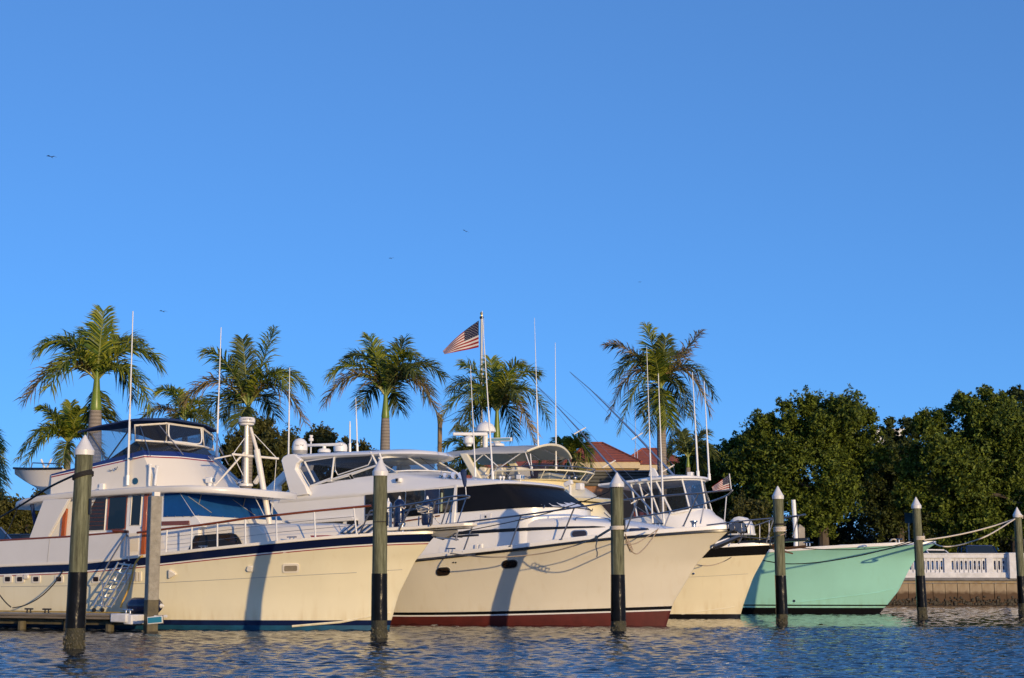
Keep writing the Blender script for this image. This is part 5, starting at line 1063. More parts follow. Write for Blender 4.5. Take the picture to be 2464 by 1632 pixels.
# smoked wind deflector and its rail
d0 = ring(-9.6,1.80,xw-.95,xw+.22,zt_,zt_,n=8); d1 = ring(-9.6,1.92,xw-.75,xw+.48,zt_+.30,zt_+.30,n=8)
mb = MB(); mb.loft([d0[1:-1], d1[1:-1]], False, False, False); mb.build('wind_deflector', M['smoke'], b3.e, sharp=60)
mb = MB(); mb.tube(d1[1:-1], .03, 6)
for k in range(1, len(d0)-1, 3): mb.tube([d0[k], d1[k]], .018, 5)
mb.build('deflector_trim', M['ivory'], b3.e)
mb = MB(); dr_ = [p + Vector((.05,0,.14)) for p in d1[1:-1]]; mb.tube(dr_, .022, 6)
for k in range(0, len(dr_), 3): mb.tube([dr_[k], d1[k+1]], .016, 5)
mb.build('bridge_rail', M['steel'], b3.e)
for k in range(4):
    c = [Vector((-9.6+.62*k,-1.2+.1*k,zt_+.05)),Vector((-9.3+.62*k,-1.2+.1*k,zt_+.55)),Vector((-9.05+.62*k,-1.2+.1*k,zt_+.5)),Vector((-9.0+.62*k,-1.2+.1*k,zt_+.05))]
    if k < 3: mb = MB(); mb.slab(c, (0,.9,0)); mb.build('seat', M['cream2'], b3.e, bevel=.05)
mb = MB(); mb.box((xw-.9,.1,zt_+.12), (.5,1.5,.35)); mb.build('helm_console', M['ivory'], b3.e, bevel=.06)
# bimini
xf3 = b3.S(1334,1071,0).x; xa3 = b3.S(1107,1092,1.75).x; zs3 = b3.S(1258,1086,1.75).z; zc3 = b3.S(1264,1072,.2).z
canopy(b3, 'bimini', mat('beige_canvas', (.60,.57,.50), .8, var=.1, bump=.2, bscale=5, dist=.02), xa3-1.1, xf3+.05, 1.78, lambda x: zc3 - .05*((x-xf3+2)/3)**2 - (.08 if x < xa3 else 0), zc3-zs3, .25, skirt=.05)
mb = MB(); P = [Vector((xf3+.05-.25*(y/1.78)**2, y, zc3 - .05*(2/3)**2 - (zc3-zs3)*(y/1.78)**2 + .01)) for y in [-1.78+3.56*i/16 for i in range(17)]]; mb.tube(P, .045, 6); mb.build('bimini_piping', M['ivory'], b3.e)
for sd in (-1,1):
    y = 1.72*sd; mb = MB()
    for a, c in (((xf3-.3,y,zs3),(xf3+.05,y*1.02,zt_+.1)),((xf3-2.0,y,zs3),(xf3-.9,y,zt_+.1)),((xf3-.35,y,zs3),(xf3-1.9,y,zt_+.1)),((xf3-1.9,y,zs3),(xf3-3.2,y,zt_))): mb.tube([a,c], .02, 6)
    mb.build('bimini_frame', M['whitep'] if sd < 0 else M['steel'], b3.e)
    mb = MB(); x0 = xa3 + .05; mb.slab([(x0-.05,1.85*sd,zs3+.02),(x0+.28,1.85*sd,zs3),(x0+.95,1.85*sd,zt_-.05),(x0+.62,1.85*sd,zt_-.05)], (0,-.16*sd,0)); mb.build('radar_arch', M['ivory'], b3.e, bevel=.04)
for k in range(3): mb = MB(); x = xf3-.6-.9*k; mb.tube([(x,-1.75,zs3-.02),(x,-1.2,zs3+.14*.8),(x,0,zc3-.10),(x,1.2,zs3+.14*.8),(x,1.75,zs3-.02)], .018, 6); mb.build('bimini_frame', M['steel'], b3.e)
# roof electronics
p = b3.S(1168,1041,.3); mb = MB(); mb.lathe([(.10,-.02),(.33,0),(.385,.03),(.385,.06),(.36,.16),(.29,.28),(.17,.36),(.03,.395),(.03,.43)], p, 22); mb.tube([p+Vector((0,0,-.55)), p], .09, 10); mb.build('satellite_dome', M['whitep'], b3.e)
p = b3.S(1128,1074,1.0); mb = MB(); mb.lathe([(.10,0),(.10,.05),(.19,.12),(.20,.30),(.14,.34),(.06,.38)], p, 14); ro = mb.build('radar_pedestal', M['whitep'], b3.e); mb = MB(); mb.box(p+Vector((.05,0,.44)), (1.25,.12,.12), R(30)); mb.build('radar_antenna', M['whitep'], ro, bevel=.03)
p = b3.S(1195,1074,-.5); mb = MB(); mb.lathe([(.30,0),(.28,.08),(.12,.14),(.06,.2)], p, 14); ro = mb.build('radar_pedestal', M['whitep'], b3.e); mb = MB(); c = p+Vector((.1,0,.24)); mb.box(c, (1.0,.10,.14), R(12)); mb.build('radar_antenna', M['whitep'], ro, bevel=.01)
mb = MB(); mb.box(c+Vector((0,-.06,0)), (.92,.02,.09), R(12)); mb.build('antenna_face', mat('blue_grey_panel', (.15,.30,.38), .4), ro)
whip(b3, b3.S(1295,1075,1.2), b3.S(1286,765,1.2), .026, .006); whip(b3, b3.S(1338,1133,-.9), b3.S(1336,825,-.9), .030, .008); whip(b3, b3.S(1281,1140,1.5), b3.S(1276,1092,1.5), .025, .02)
# spotlight on the foredeck house
p = b3.H(1372,1197)[0]; mb = MB(); mb.tube([p+Vector((0,0,-.05)), p+Vector((0,0,.42))], .05, 8); so = mb.build('light_post', M['whitep'], b3.e)
mb = MB(); mb.box(p+Vector((-.06,0,.48)), (.30,.16,.16), Matrix.Rotation(R(-20),3,'Y')); mb.build('camera', M['whitep'], so, bevel=.02)
mb = MB(); mb.box(p+Vector((.33,.1,.36)), (.22,.30,.24)); mb.build('floodlight', M['whitep'], so, bevel=.03)
p = b3.H(1368,1157)[0]; mb = MB(); mb.lathe([(.05,0),(.09,.04),(.09,.14),(.03,.2)], p, 10); mb.ball(p+Vector((.2,.1,.1)), .09, 10, 6); mb.build('horn', M['chrome'], b3.e)
for u, v in ((1423,1243),(1452,1235)):
    try: a = b3.H(u, v); mb = MB(); mb.tube([a[0]+a[1]*.03, b3.H(u+18, v+16)[0]+a[1]*.03], .014, 5); mb.build('wiper', M['blackrub'], b3.e)
    except ValueError: pass
# bow pulpit, rail
mb = MB(); P = [(.3,.6),(1.2,.34),(2.1,.26),(2.45,.1)]; lo = [Vector((x,-y,2.44+.04*x)) for x,y in P] + [Vector((x,y,2.44+.04*x)) for x,y in reversed(P)]; mb.loft([lo, [p+Vector((0,0,.10)) for p in lo]]); mb.build('bow_platform', M['black'], b3.e, bevel=.02)
mb = MB(); mb.tube([(1.2,0,2.40),(1.7,0,2.30),(2.35,0,2.36)], .05, 6); mb.slab([(1.3,-.22,2.30),(1.9,0,2.15),(1.3,.22,2.30),(1.15,0,2.36)], (0,0,-.05)); mb.build('anchor', mat('rusty_iron', (.10,.055,.03), .8), b3.e)
sp = [((1777,1309),(1806,1252),1.2),((1844,1306),(1862,1247),.55),((1907,1293),(1922,1241),.25)]
mb = MB(); tops = [b3.S(1700,1264,1.9), b3.S(1769,1256,1.5)] + [b3.S(*t_,y) for b_,t_,y in sp] + [b3.S(1934,1238,.12), b3.S(1935,1240,-.12), b3.S(1893,1246,-.3), b3.S(1861,1250,-.6), b3.S(1828,1262,-1.1), b3.S(1780,1274,-1.6)]
mb.tube(smooth_path(tops,5), .024, 7); mb.build('bow_rail', M['steel'], b3.e)
for b_, t_, y in sp: mb = MB(); mb.tube([b3.S(*b_,y), b3.S(*t_,y)], .02, 6); mb.build('stanchion', M['steel'], b3.e)
for a, c, y in (((1850,1300),(1851,1252),-.7),((1828,1304),(1828,1262),-1.1)): mb = MB(); mb.tube([b3.S(*a,y), b3.S(*c,y)], .02, 6); mb.build('stanchion', M['steel'], b3.e)
# dinghy with outboard on its foredeck
dg = thing('dinghy', 'white dinghy with a hooded outboard and dark tarpaulin stowed behind the white yacht anchor', 'dinghy', b3.W((-1.0,.15,2.46)), -R(26))
dinghy(dg, 2.6, .62, .34, M['black'], M['blackrub'], 1)
mb = MB(); rg = []
for i in range(9):
    a = math.pi*i/8; rg.append([Vector((1.05 + .42*math.cos(a)*k, y, .30 + .62*math.sin(a)**.8*k)) for y, k in ((-.30,.80),(-.24,1.0),(.24,1.0),(.30,.80))])
mb.loft(rg, False); mb.slab([(.63,-.3,.3),(1.47,-.3,.3),(1.47,.3,.3),(.63,.3,.3)], (0,0,.05)); mb.build('outboard_motor', M['whitep'], dg, sharp=60)
mb = MB(); mb.box((.15,-.1,.42), (.55,.5,.22)); mb.build('seat', M['whitep'], dg, bevel=.05)
mb = MB(); mb.tube(smooth_path([(-.9,-.35,.42),(-.4,-.4,.52),(.2,-.42,.46),(.7,-.42,.44)],4), [.06+.03*math.sin(i) for i in range(13)], 7); mb.build('tarpaulin', M['blackrub'], dg)
hit_line(b3, 'hull_groove', M['grey'], [(1655,1389),(1720,1386),(1800,1381)], .006); hit_line(b3, 'spray_rail', M['ivory'], [(1640,1478),(1700,1470),(1768,1461)], .02)
h_ = b3.H(1669,1380); mb = MB(); mb.lathe([(.03,0),(.04,.03),(.02,.05)], h_[0], 8, h_[1]); mb.build('drain', M['chrome'], b3.e)

# ================================================================ boat 4: sportfisher
b4 = B4
pF = b4.S(1744,1253,-.4); pT = b4.S(1724,1227,-.4); pS = b4.S(1672,1216,1.2); pA = b4.S(1507,1231,1.9)
loft_obj(b4, 'cabin', M['white'], [ring(-13,1.95,pF.x-1.5,pF.x+.35,1.7,2.3), ring(-13,1.93,pF.x-1.6,pF.x+.05,2.2,pF.z), ring(-13,1.9,pF.x-1.9,pF.x-.35,2.7,(pF.z+pT.z)/2+.03), ring(-13,1.84,pF.x-2.2,pT.x-.12,3.05,pT.z-.03), ring(-13,1.72,pF.x-2.4,pT.x-.30,3.12,pT.z+.03)], sharp=60)
# enclosure: posts, panes, hardtop
zr = b4.S(1662,1146,0).z; xr = b4.S(1716,1158,-1.2).x; za = b4.S(1507,1164,1.75).z
xa4 = b4.S(1440,1170,1.75).x; g0 = ring(xa4+.3,1.72,pT.x-1.05,pT.x-.28,3.05,pT.z,n=6); g1 = ring(xa4+.3,1.62,xr-1.35,xr-.05,za-.1,zr-.16,n=6)
f0, f1 = g0[1:-1], g1[1:-1]; n_ = len(f0)
for i0, i1 in ((0,1),(1,4),(4,7),(7,10),(10,13),(13,n_-1)):
    if i1 >= n_ or i0 == i1: continue
    mb = MB(); mb.loft([f0[i0:i1+1], f1[i0:i1+1]], False, False, False); mb.build('enclosure_panel', M['smoke'], b4.e, sharp=60)
    mb = MB(); mb.tube([f0[i0], f1[i0]], .045, 6); mb.build('enclosure_post', M['whitep'], b4.e)
mb = MB(); mb.tube(f0, .04, 6); mb.tube(f1, .045, 6); mb.build('enclosure_frame', M['whitep'], b4.e)
for t_ in (.33,.66):
    mb = MB(); a = f0[0].lerp(f0[1], t_); c = f1[0].lerp(f1[1], t_); mb.tube([a,c], .04, 6); mb.build('enclosure_post', M['whitep'], b4.e)
loft_obj(b4, 'hardtop', M['white'], [ring(xa4,1.68,xr-1.25,xr+.0,za-.10,zr-.16), ring(xa4,1.80,xr-1.15,xr+.12,za-.05,zr-.12), ring(xa4,1.78,xr-1.15,xr+.08,za+.02,zr-.04), ring(xa4+.2,1.2,xr-1.6,xr-.8,za+.06,zr+.05)], solid=False, sharp=60)
mb = MB(); mb.box((xr-1.6,0,3.35), (.5,1.4,.9)); mb.build('helm_console', M['white'], b4.e, bevel=.05)
mb = MB(); mb.box((xr-2.6,-.5,3.5), (.3,.5,1.0)); mb.box((xr-2.6,.6,3.5), (.3,.5,1.0)); mb.build('helm_seat', M['orangewood'], b4.e, bevel=.05)
p = b4.S(1577,1152,.6); mb = MB(); mb.lathe([(.20,-.06),(.24,0),(.22,.08),(.05,.12)], p, 14); mb.slab([p+Vector((-.28,-.06,.10)), p+Vector((.15,-.06,.10)), p+Vector((-.02,-.06,.42)), p+Vector((-.20,-.06,.46))], (0,.12,0)); mb.build('radar', M['whitep'], b4.e, bevel=.02)
p = b4.S(1662,1147,-.2); mb = MB(); mb.box(p+Vector((0,0,.10)), (.2,.3,.16)); mb.tube([p+Vector((0,0,-.05)), p+Vector((0,0,.05))], .04, 6); so = mb.build('floodlight', M['whitep'], b4.e, bevel=.02); mb = MB(); mb.box(p+Vector((.105,.05,.10)), (.01,.12,.10)); mb.build('lens', M['chrome'], so)
for u in (1597,1609): p = b4.S(u,1149,.9); mb = MB(); mb.lathe([(.02,-.06),(.02,.02),(.05,.04),(.05,.08),(.01,.1)], p, 8); mb.build('antenna_dome', M['whitep'], b4.e)
whip(b4, b4.S(1680,1148,-.5), b4.S(1666,896,-.5), .045, .015); whip(b4, b4.S(1707,1155,-1.1), b4.S(1694,917,-1.1), .042, .015)
whip(b4, b4.S(1570,1264,2.15), b4.S(1556,835,2.15), .036, .010); whip(b4, b4.S(1597,1264,2.2), b4.S(1584,899,2.2), .042, .016)
# outriggers with spreaders
def outrigger(path, b, spreads):
    mb = MB(); P = [b4.S(u,v,b) for u,v in path]; mb.tube(P, [.012,.02,.03,.045,.05,.055][-len(P):], 7); o = mb.build('outrigger', M['alu'], b4.e)
    for (u,v), du, dv in spreads:
        mb = MB(); c = b4.S(u,v,b); mb.tube([b4.S(u-du,v+dv,b+.25), c, b4.S(u+du,v-dv,b-.25)], .026, 6); mb.build('spreader', M['cream2'], o)
    mb = MB()
    tips = [(u-du*.9,v+dv*.9) for (u,v),du,dv in spreads]; mb.tube([P[0]] + [b4.S(u,v,b+.2) for u,v in tips] + [P[-1]], .006, 4)
    tips = [(u+du*.9,v-dv*.9) for (u,v),du,dv in spreads]; mb.tube([P[0]] + [b4.S(u,v,b-.2) for u,v in tips] + [P[-1]], .006, 4); mb.build('rigging_line', M['alu'], o)
outrigger([(1293,930),(1342,980),(1395,1037),(1466,1119),(1540,1198),(1600,1266)], 2.0, [((1395,1037),14,8),((1465,1117),16,9),((1540,1200),22,12)])
outrigger([(1371,895),(1420,937),(1460,976),(1533,1050),(1590,1111),(1624,1147)], -1.5, [((1533,1050),13,8),((1608,1127),14,8)])
hit_line(b4, 'spray_rail', M['teal'], [(1895,1453),(2000,1440),(2100,1428),(2150,1418)], .022)
h_ = b4.H(1911,1446); mb = MB(); mb.lathe([(.05,0),(.05,.02),(.02,.025)], h_[0], 10, h_[1]); mb.build('drain', M['chrome'], b4.e)
for u, v in ((2160,1309),(1945,1317)):
    p = edgept(b4, h4, u, v, .0)[0] + Vector((0,0,.05)); mb = MB(); mb.tube([p+Vector((-.18,0,.12)), p+Vector((.18,0,.12))], .025, 6); mb.tube([p+Vector((-.06,0,0)), p+Vector((-.06,0,.12))], .02, 6); mb.tube([p+Vector((.06,0,0)), p+Vector((.06,0,.12))], .02, 6); mb.build('cleat', M['chrome'], b4.e)
mb = MB(); mb.box((-.6,.3,2.55), (1.6,.7,.10)); mb.build('deck_hatch', M['white'], b4.e, bevel=.03)
# ================================================================ finger pier beside the blue striped yacht (built in that yacht's axes)
M['dockdeck'] = mat('sunbleached_dock_concrete', (.40,.37,.31), .85, bump=.3, bscale=9, col2=(.28,.25,.20), vscale=2)
M['dockwood'] = mat('dock_fender_timber', (.22,.18,.13), .9, var=.5, vscale=6, bump=.4, stretch=(.3,3,3))
M['pilecon'] = mat('rough_grey_concrete', (.34,.32,.27), .9, bump=.6, bscale=22, dist=.02, col2=(.22,.205,.17), vscale=6)
M['darkgreen'] = mat('algae_stained_concrete', (.13,.11,.06), .7, bump=.5, bscale=20, col2=(.05,.045,.03), vscale=5)
pe = b1.Z(304, 1487, .34); DZ = .42; yo = pe.y; xe = pe.x
dk = thing('finger_pier', 'low concrete finger pier with timber edge alongside the blue striped yacht', 'pier', b1.W((xe, yo, 0)), -R(26))
ywd = 1.05
mb = MB()
slab0 = None
for k in range(8):
    s_ = MB().box((-1.0-2.0*k+.0, ywd/2, DZ-.06), (1.985, ywd, .12)).build('deck_slab', M['dockdeck'], dk, bevel=.012)
for z, th in ((DZ-.03,.055),(DZ-.095,.055)): mb = MB(); mb.box((-8, -.05, z), (16.1, .09, th)); mb.build('edge_timber', M['dockwood'], dk, bevel=.012)
mb = MB(); mb.box((-8, ywd*.62, DZ-.2), (15.9, ywd*.6, .16)); mb.build('under_beam', M['darkgreen'], dk)
for k in range(11): mb = MB(); mb.tube([(-.7-1.45*k, .22+.1*(k%2), -.7), (-.7-1.45*k, .22+.1*(k%2), DZ-.2)], .11, 9); mb.build('pier_leg', M['darkgreen'], dk)
mb = MB(); mb.box((.10, .42, DZ-.12), (.26, 1.0, .24)); mb.box((-.15,-.06,DZ-.08), (.5,.16,.22)); mb.build('end_bracket', M['conclight'], dk, bevel=.03)
mb = MB(); mb.tube([(-15,ywd+.02,DZ+.02),(-8,ywd-.02,DZ+.03),(-.8,ywd,DZ+.02)], .02, 6); mb.build('shore_cable', mat('yellow_cable', (.35,.24,.06), .6), dk)
def dcleat(p, s_=1.0, par=dk, m=None):
    p = Vector(p); mb = MB(); mb.tube([p+Vector((-.16*s_,0,.11*s_)), p+Vector((.16*s_,0,.11*s_))], .025*s_, 7); mb.tube([p+Vector((-.07*s_,0,-.005)), p+Vector((-.06*s_,0,.11*s_))], .025*s_, 6); mb.tube([p+Vector((.07*s_,0,-.005)), p+Vector((.06*s_,0,.11*s_))], .025*s_, 6); mb.box(p+Vector((0,0,.0)), (.26*s_,.08*s_,.012)); return mb.build('cleat', m or M['alu'], par, bevel=.006)
dcleat((-.05,.12,DZ+.005), 1.0); dcleat((-2.9,.35,DZ+.005), .9, m=M['blackrub']); dcleat((-3.6,.45,DZ+.005), .9, m=M['blackrub'])
# square concrete pile at the pier's end
pp_ = onz(362, 1519.5); cp = thing('concrete_pile', 'square grey concrete pile rising from the end of the finger pier', 'piling', pp_, R(33))
ht = at(365,1194,pp_.y).z
mb = MB(); mb.box((.0,0,ht/2+.35), (.29,.29,ht-.7)); mb.build('post', M['pilecon'], cp, bevel=.025)
mb = MB(); mb.box((.0,0,.2), (.294,.294,1.2)); mb.build('stained_base', M['darkgreen'], cp, bevel=.025)
mb = MB(); mb.box((.05,.05,ht+.05), (.16,.16,.12)); mb.build('block', M['cream2'], cp, bevel=.01)
# blue sign plate
ps = at(373,1492,39.0); sg = thing('slip_sign', 'small blank turquoise sign with a white border at the pier end', 'sign', ps, R(-14))
mb = MB(); mb.box((0,.02,0), (.42,.03,.20), Matrix.Rotation(R(-5),3,'Y')); mb.build('backing', M['dockwood'], sg)
mb = MB(); mb.box((0,0,0), (.40,.02,.175), Matrix.Rotation(R(-5),3,'Y')); mb.build('border', M['whitep'], sg, bevel=.004)
mb = MB(); mb.box((0,-.012,0), (.365,.012,.135), Matrix.Rotation(R(-5),3,'Y')); mb.build('face', mat('turquoise_sign_face', (.03,.22,.33), .4), sg)
mb = MB(); mb.box((0,.3,.08), (.06,.6,.06)); mb.build('bracket', M['conclight'], sg)
# black fender lying on the pier edge
fp = b1.W((xe-.15, yo+.88, DZ+.205)); fender('big navy fender lying on its side against the square pile', fp, 1.05, .21, M['navy'], axis=(math.cos(R(26)),-math.sin(R(26)),0), rope=False)
# boarding steps
bl0 = b1.S(226,1458,2.95); st_ = thing('boarding_steps', 'aluminium boarding steps with a bent handrail leaning on the yacht side', 'steps', b1.W((bl0.x, -2.95, DZ)), -R(26))
def q(u, v, y): p = b1.S(u, v, -y); return Vector((p.x - bl0.x, p.y + 2.95, p.z - DZ))
LB0, LB1, RB0, RB1 = q(224,1459,-3.05), q(285,1353,-2.78), q(252,1462,-3.05), q(315,1357,-2.78)
d_ = Vector((0,.42,0))
for a, c in ((LB0,LB1),(RB0,RB1)): mb = MB(); mb.tube([a,c], .028, 6); mb.build('stringer', M['alu'], st_)
LB0b, LB1b = LB0+Vector((.16,.05,-.0)), LB1+Vector((.16,.05,0)); RB0b, RB1b = RB0+Vector((.16,.05,0)), RB1+Vector((.16,.05,0))
for a, c in ((LB0b,LB1b),(RB0b,RB1b)): mb = MB(); mb.tube([a,c], .022, 6); mb.build('stringer', M['alu'], st_)
for k in range(6):
    f = .04 + .94*k/5; mb = MB(); mb.slab([LB0.lerp(LB1,f), RB0.lerp(RB1,f), RB0b.lerp(RB1b,f), LB0b.lerp(LB1b,f)], (0,0,-.03)); mb.build('tread', M['alu'], st_)
mb = MB(); mb.tube(smooth_path([q(247,1461,-3.1), q(247,1401,-3.1), q(243,1388,-3.1), q(299,1293,-2.85), q(305,1289,-2.8), q(310,1298,-2.75), q(310,1350,-2.75)],3), .022, 6); mb.tube([q(297,1340,-2.78), q(301,1287,-2.78)], .02, 6); mb.build('handrail', M['steel'], st_)
for u in (226,246): mb = MB(); mb.lathe([(.05,-.03),(.05,.03)], q(u,1468,-3.05), 10, (0,1,0)); mb.build('wheel', M['blackrub'], st_)
mb = MB(); mb.tube([b1.S(272,1277,2.7), b1.S(308,1280,2.7)], .04, 7); mb.build('gate_rail', M['teak'], b1.e)
# hoses and lines
def line(name, label, pts, r, m, cat='rope', k=6, n=6):
    mb = MB(); mb.tube(smooth_path(pts, k), r, n); o = mb.build(name, m, None, sharp=80); tag(o, label, cat); return o
W1_ = lambda u,v,b: b1.W(b1.S(u,v,b))
line('hose', 'yellow shore power hose hanging from the gate down to the pier', [W1_(344,1337,2.70), W1_(333,1345,2.78), W1_(323,1362,2.85), W1_(317,1390,2.9), W1_(308,1420,2.95), W1_(296,1446,3.0), W1_(290,1462,3.05)], .028, mat('yellow_hose', (.50,.30,.05), .5), 'hose')
line('mooring_rope', 'black mooring rope sagging from the yacht side to the pier cleat by the left frame', [W1_(153,1372,2.66), W1_(130,1405,2.75), W1_(98,1436,2.85), W1_(62,1456,3.0), W1_(30,1463,3.15)], .016, M['ropeb'])
line('mooring_rope', 'black rope dropping from the left frame edge to the pier cleat', [W1_(-16,1408,2.66), W1_(0,1433,2.75), W1_(14,1450,2.95), W1_(26,1461,3.15)], .016, M['ropeb'])
p1 = PIL[0][1]
def coil(label, P, z, r, m, turns=3, rr=.018, dz=.035, lean=(0,0), tilt=0.0):
    pts = [Vector((P.x + lean[0]*z + r*math.cos(a), P.y + r*math.sin(a), z + dz*a/6.283 + tilt*math.cos(a))) for a in [i*.35 for i in range(int(turns*18))]]
    return line('rope_coil', label, pts, rr, m, k=1)
def ringz(u, v, P): return at(u, v, P.y).z
coil('black rope wound round the nearest piling below its cap', p1, ringz(190,1142,p1)-.06, .184, M['ropeb'], 3, .022, .03, (.012,0), .05)
line('mooring_rope', 'black mooring rope running from the nearest piling out past the left frame edge', [Vector((p1.x-.17+.04, p1.y-.05, ringz(165,1145,p1))), at(120,1172,32.5), at(60,1210,35.5), at(0,1245,38.5), at(-40,1266,41)], .022, M['ropeb'])
p2, p3, p4, p5, p6 = [p[1] for p in PIL[1:]]
coil('thin dark band round the piling before the cream bow', p2, ringz(905,1257,p2), .167, M['ropeb'], 1.1, .010, .01)
coil('black band round the piling below its cap beside the sportfisher windows', p3, ringz(1488,1174,p3), .177, M['ropeb'], 1.2, .014, .012)
coil('pale flat rope collar round the piling in front of the maroon bottomed yacht', p3, ringz(1488,1276,p3), .184, M['ropew'], 3, .020, .032)
coil('black band above the cream rope rings on the piling', p4, ringz(1878,1264,p4), .166, M['ropeb'], 2, .016, .02)
coil('cream rope rings round the piling before the black banded bow', p4, ringz(1878,1281,p4), .172, M['ropew'], 3, .028, .05)
coil('white rope turns with a black band on the piling at the seafoam bow', p5, ringz(2210,1301,p5), .162, M['ropew'], 3, .024, .045)
coil('white rope turns near the top of the farthest piling', p6, ringz(2452,1247,p6), .158, M['ropew'], 2.5, .022, .05)
W2_ = lambda u,v,b: b2.W(b2.S(u,v,b)); W4_ = lambda u,v,b: b4.W(b4.S(u,v,b)); W3_ = lambda u,v,b: b3.W(b3.S(u,v,b))
k3 = at(1435,1294,41.6); l3 = Vector((p3.x-.2, p3.y, ringz(1468,1276,p3)))
line('mooring_rope', 'grey mooring rope from the white yacht side cleat to the knotted piling collar', [W2_(1084,1332,2.75), at(1180,1341,43.3), at(1290,1334,42.8), at(1370,1317,42.2), k3, at(1452,1285,41.2), l3], .018, M['rope'])
line('mooring_rope', 'knotted rope tail hanging left of the pale collared piling', [l3+Vector((0,.02,.03)), at(1450,1283,41.3), k3, at(1437,1300,41.6), at(1434,1315,41.6), at(1437,1330,41.6), at(1436,1341,41.6)], .017, M['rope'])
mb = MB(); mb.ball(k3, .05, 8, 6, (1,1,1.2)); tag(mb.build('rope_knot', M['rope']), 'lumpy knot where the rope tail leaves the grey mooring line', 'knot')
line('mooring_rope', 'thin dark line from the piling black band across the white yacht rail', [Vector((p3.x-.19,p3.y,ringz(1488,1174,p3))), at(1460,1186,41.6), at(1394,1210,42.6), at(1280,1245,43.4), W2_(1110,1280,2.6)], .013, M['ropeb'], k=3)
r3 = Vector((p3.x+.2, p3.y-.02, ringz(1508,1285,p3)))
line('mooring_rope', 'tan rope sagging between the collared piling and the white yacht bow', [r3, at(1509,1304,41.0), at(1517,1323,41.4), at(1533,1333,41.9), at(1552,1318,42.4), W2_(1572,1292,1.9), W2_(1584,1272,1.55)], .016, M['rope'])
mb = MB()
for k in range(5): c = at(1510+2.2*k, 1303+5*k, 41.1+.1*k); mb.tube([c + Vector((.045*math.cos(a), .02*math.sin(a*2), .06*math.sin(a))) for a in [i*.6 for i in range(11)]], .013, 5)
tag(mb.build('rope_knot', M['rope']), 'looped tangle of tan rope hanging right of the collared piling', 'knot')
line('mooring_rope', 'second tan rope from the white yacht bow chock back to the piling', [W2_(1583,1274,1.6), at(1560,1290,42.2), at(1530,1308,41.7), r3+Vector((0,0,-.25))], .014, M['rope'])
line('mooring_rope', 'tan rope from the cream ringed piling to the black banded bow', [Vector((p4.x+.165,p4.y-.02,ringz(1892,1284,p4))), at(1878,1288,47.2), at(1861,1292,47.8), at(1840,1296,49.0), at(1810,1294,50.5), W3_(1787,1292,.9)], .017, M['rope'])
line('mooring_rope', 'short knotted tan rope tail beside the cream ringed piling', [at(1861,1291,47.8), at(1855,1297,47.8), at(1853,1306,47.8), at(1853,1315,47.8)], .018, M['rope'])
line('mooring_rope', 'tan line drooping across the ivory hull below its black band', [W3_(1760,1341,2.0), at(1740,1352,52.0), at(1710,1361,51.4), at(1680,1360,50.6), at(1650,1352,49.6)], .014, M['rope'])
l5 = Vector((p5.x-.15, p5.y-.04, ringz(2200,1303,p5)))
line('mooring_rope', 'long black mooring rope sagging across the seafoam hull to the bow piling', [W4_(1836,1349,2.55), at(1895,1357,57.2), at(1973,1353,56.2), at(2060,1339,55.2), at(2140,1320,54.3), l5], .020, M['ropeb'])
line('mooring_rope', 'black rope lying along the seafoam boat sheer', [W4_(1914,1318,2.55), at(1970,1322,57.4), at(2030,1323,56.4), at(2090,1321,55.6), at(2150,1314,54.6), l5+Vector((0,0,.08))], .016, M['ropeb'])
r6 = Vector((p6.x-.15, p6.y-.02, ringz(2441,1249,p6)))
line('mooring_rope', 'taut white rope between the two farthest pilings', arc(Vector((p5.x+.15,p5.y,ringz(2224,1300,p5))), r6, .10, 8), .028, M['ropew'], k=2)
line('mooring_rope', 'slack white rope sagging from the seafoam bow to the farthest piling', [b4.W((2.15,0,2.66)), at(2262,1314,56.6), at(2290,1315,56.4), at(2330,1306,56.0), at(2380,1287,55.6), r6], .026, M['ropew'])
line('mooring_rope', 'coiled white rope end on the seafoam bow', [at(2150,1311,58.0)+Vector((.12*math.cos(a), .1*math.sin(a), .10+.10*abs(math.sin(a)))) for a in [i*.7 for i in range(9)]], .022, M['ropew'], k=3)
# fixed dock posts between the last two boats
t = thing('dock_post', 'square grey concrete dock post with a pyramid top behind the black banded bow', 'post', onz(1930,1473), R(20)); zt = at(1928,1262,t.location.y).z; wd = 17/FPX*t.location.y
mb = MB(); mb.loft([[Vector((sx*w_,sy*w_,z)) for sx,sy in ((-1,-1),(1,-1),(1,1),(-1,1))] for w_, z in ((wd*.5,-.5),(wd*.5,zt-.14),(.01,zt))]); mb.build('post', M['concrete'], t)
t = thing('marker_pole', 'slim white plastic pole leaning beside the grey dock post', 'pole', onz(1915,1474), 0); y_ = t.location.y
mb = MB(); mb.tube([(0,0,-.4), Vector(at(1915,1290,y_))-t.location, Vector(at(1909,1203,y_))-t.location], .085, 10); mb.build('pole', M['whitep'], t)
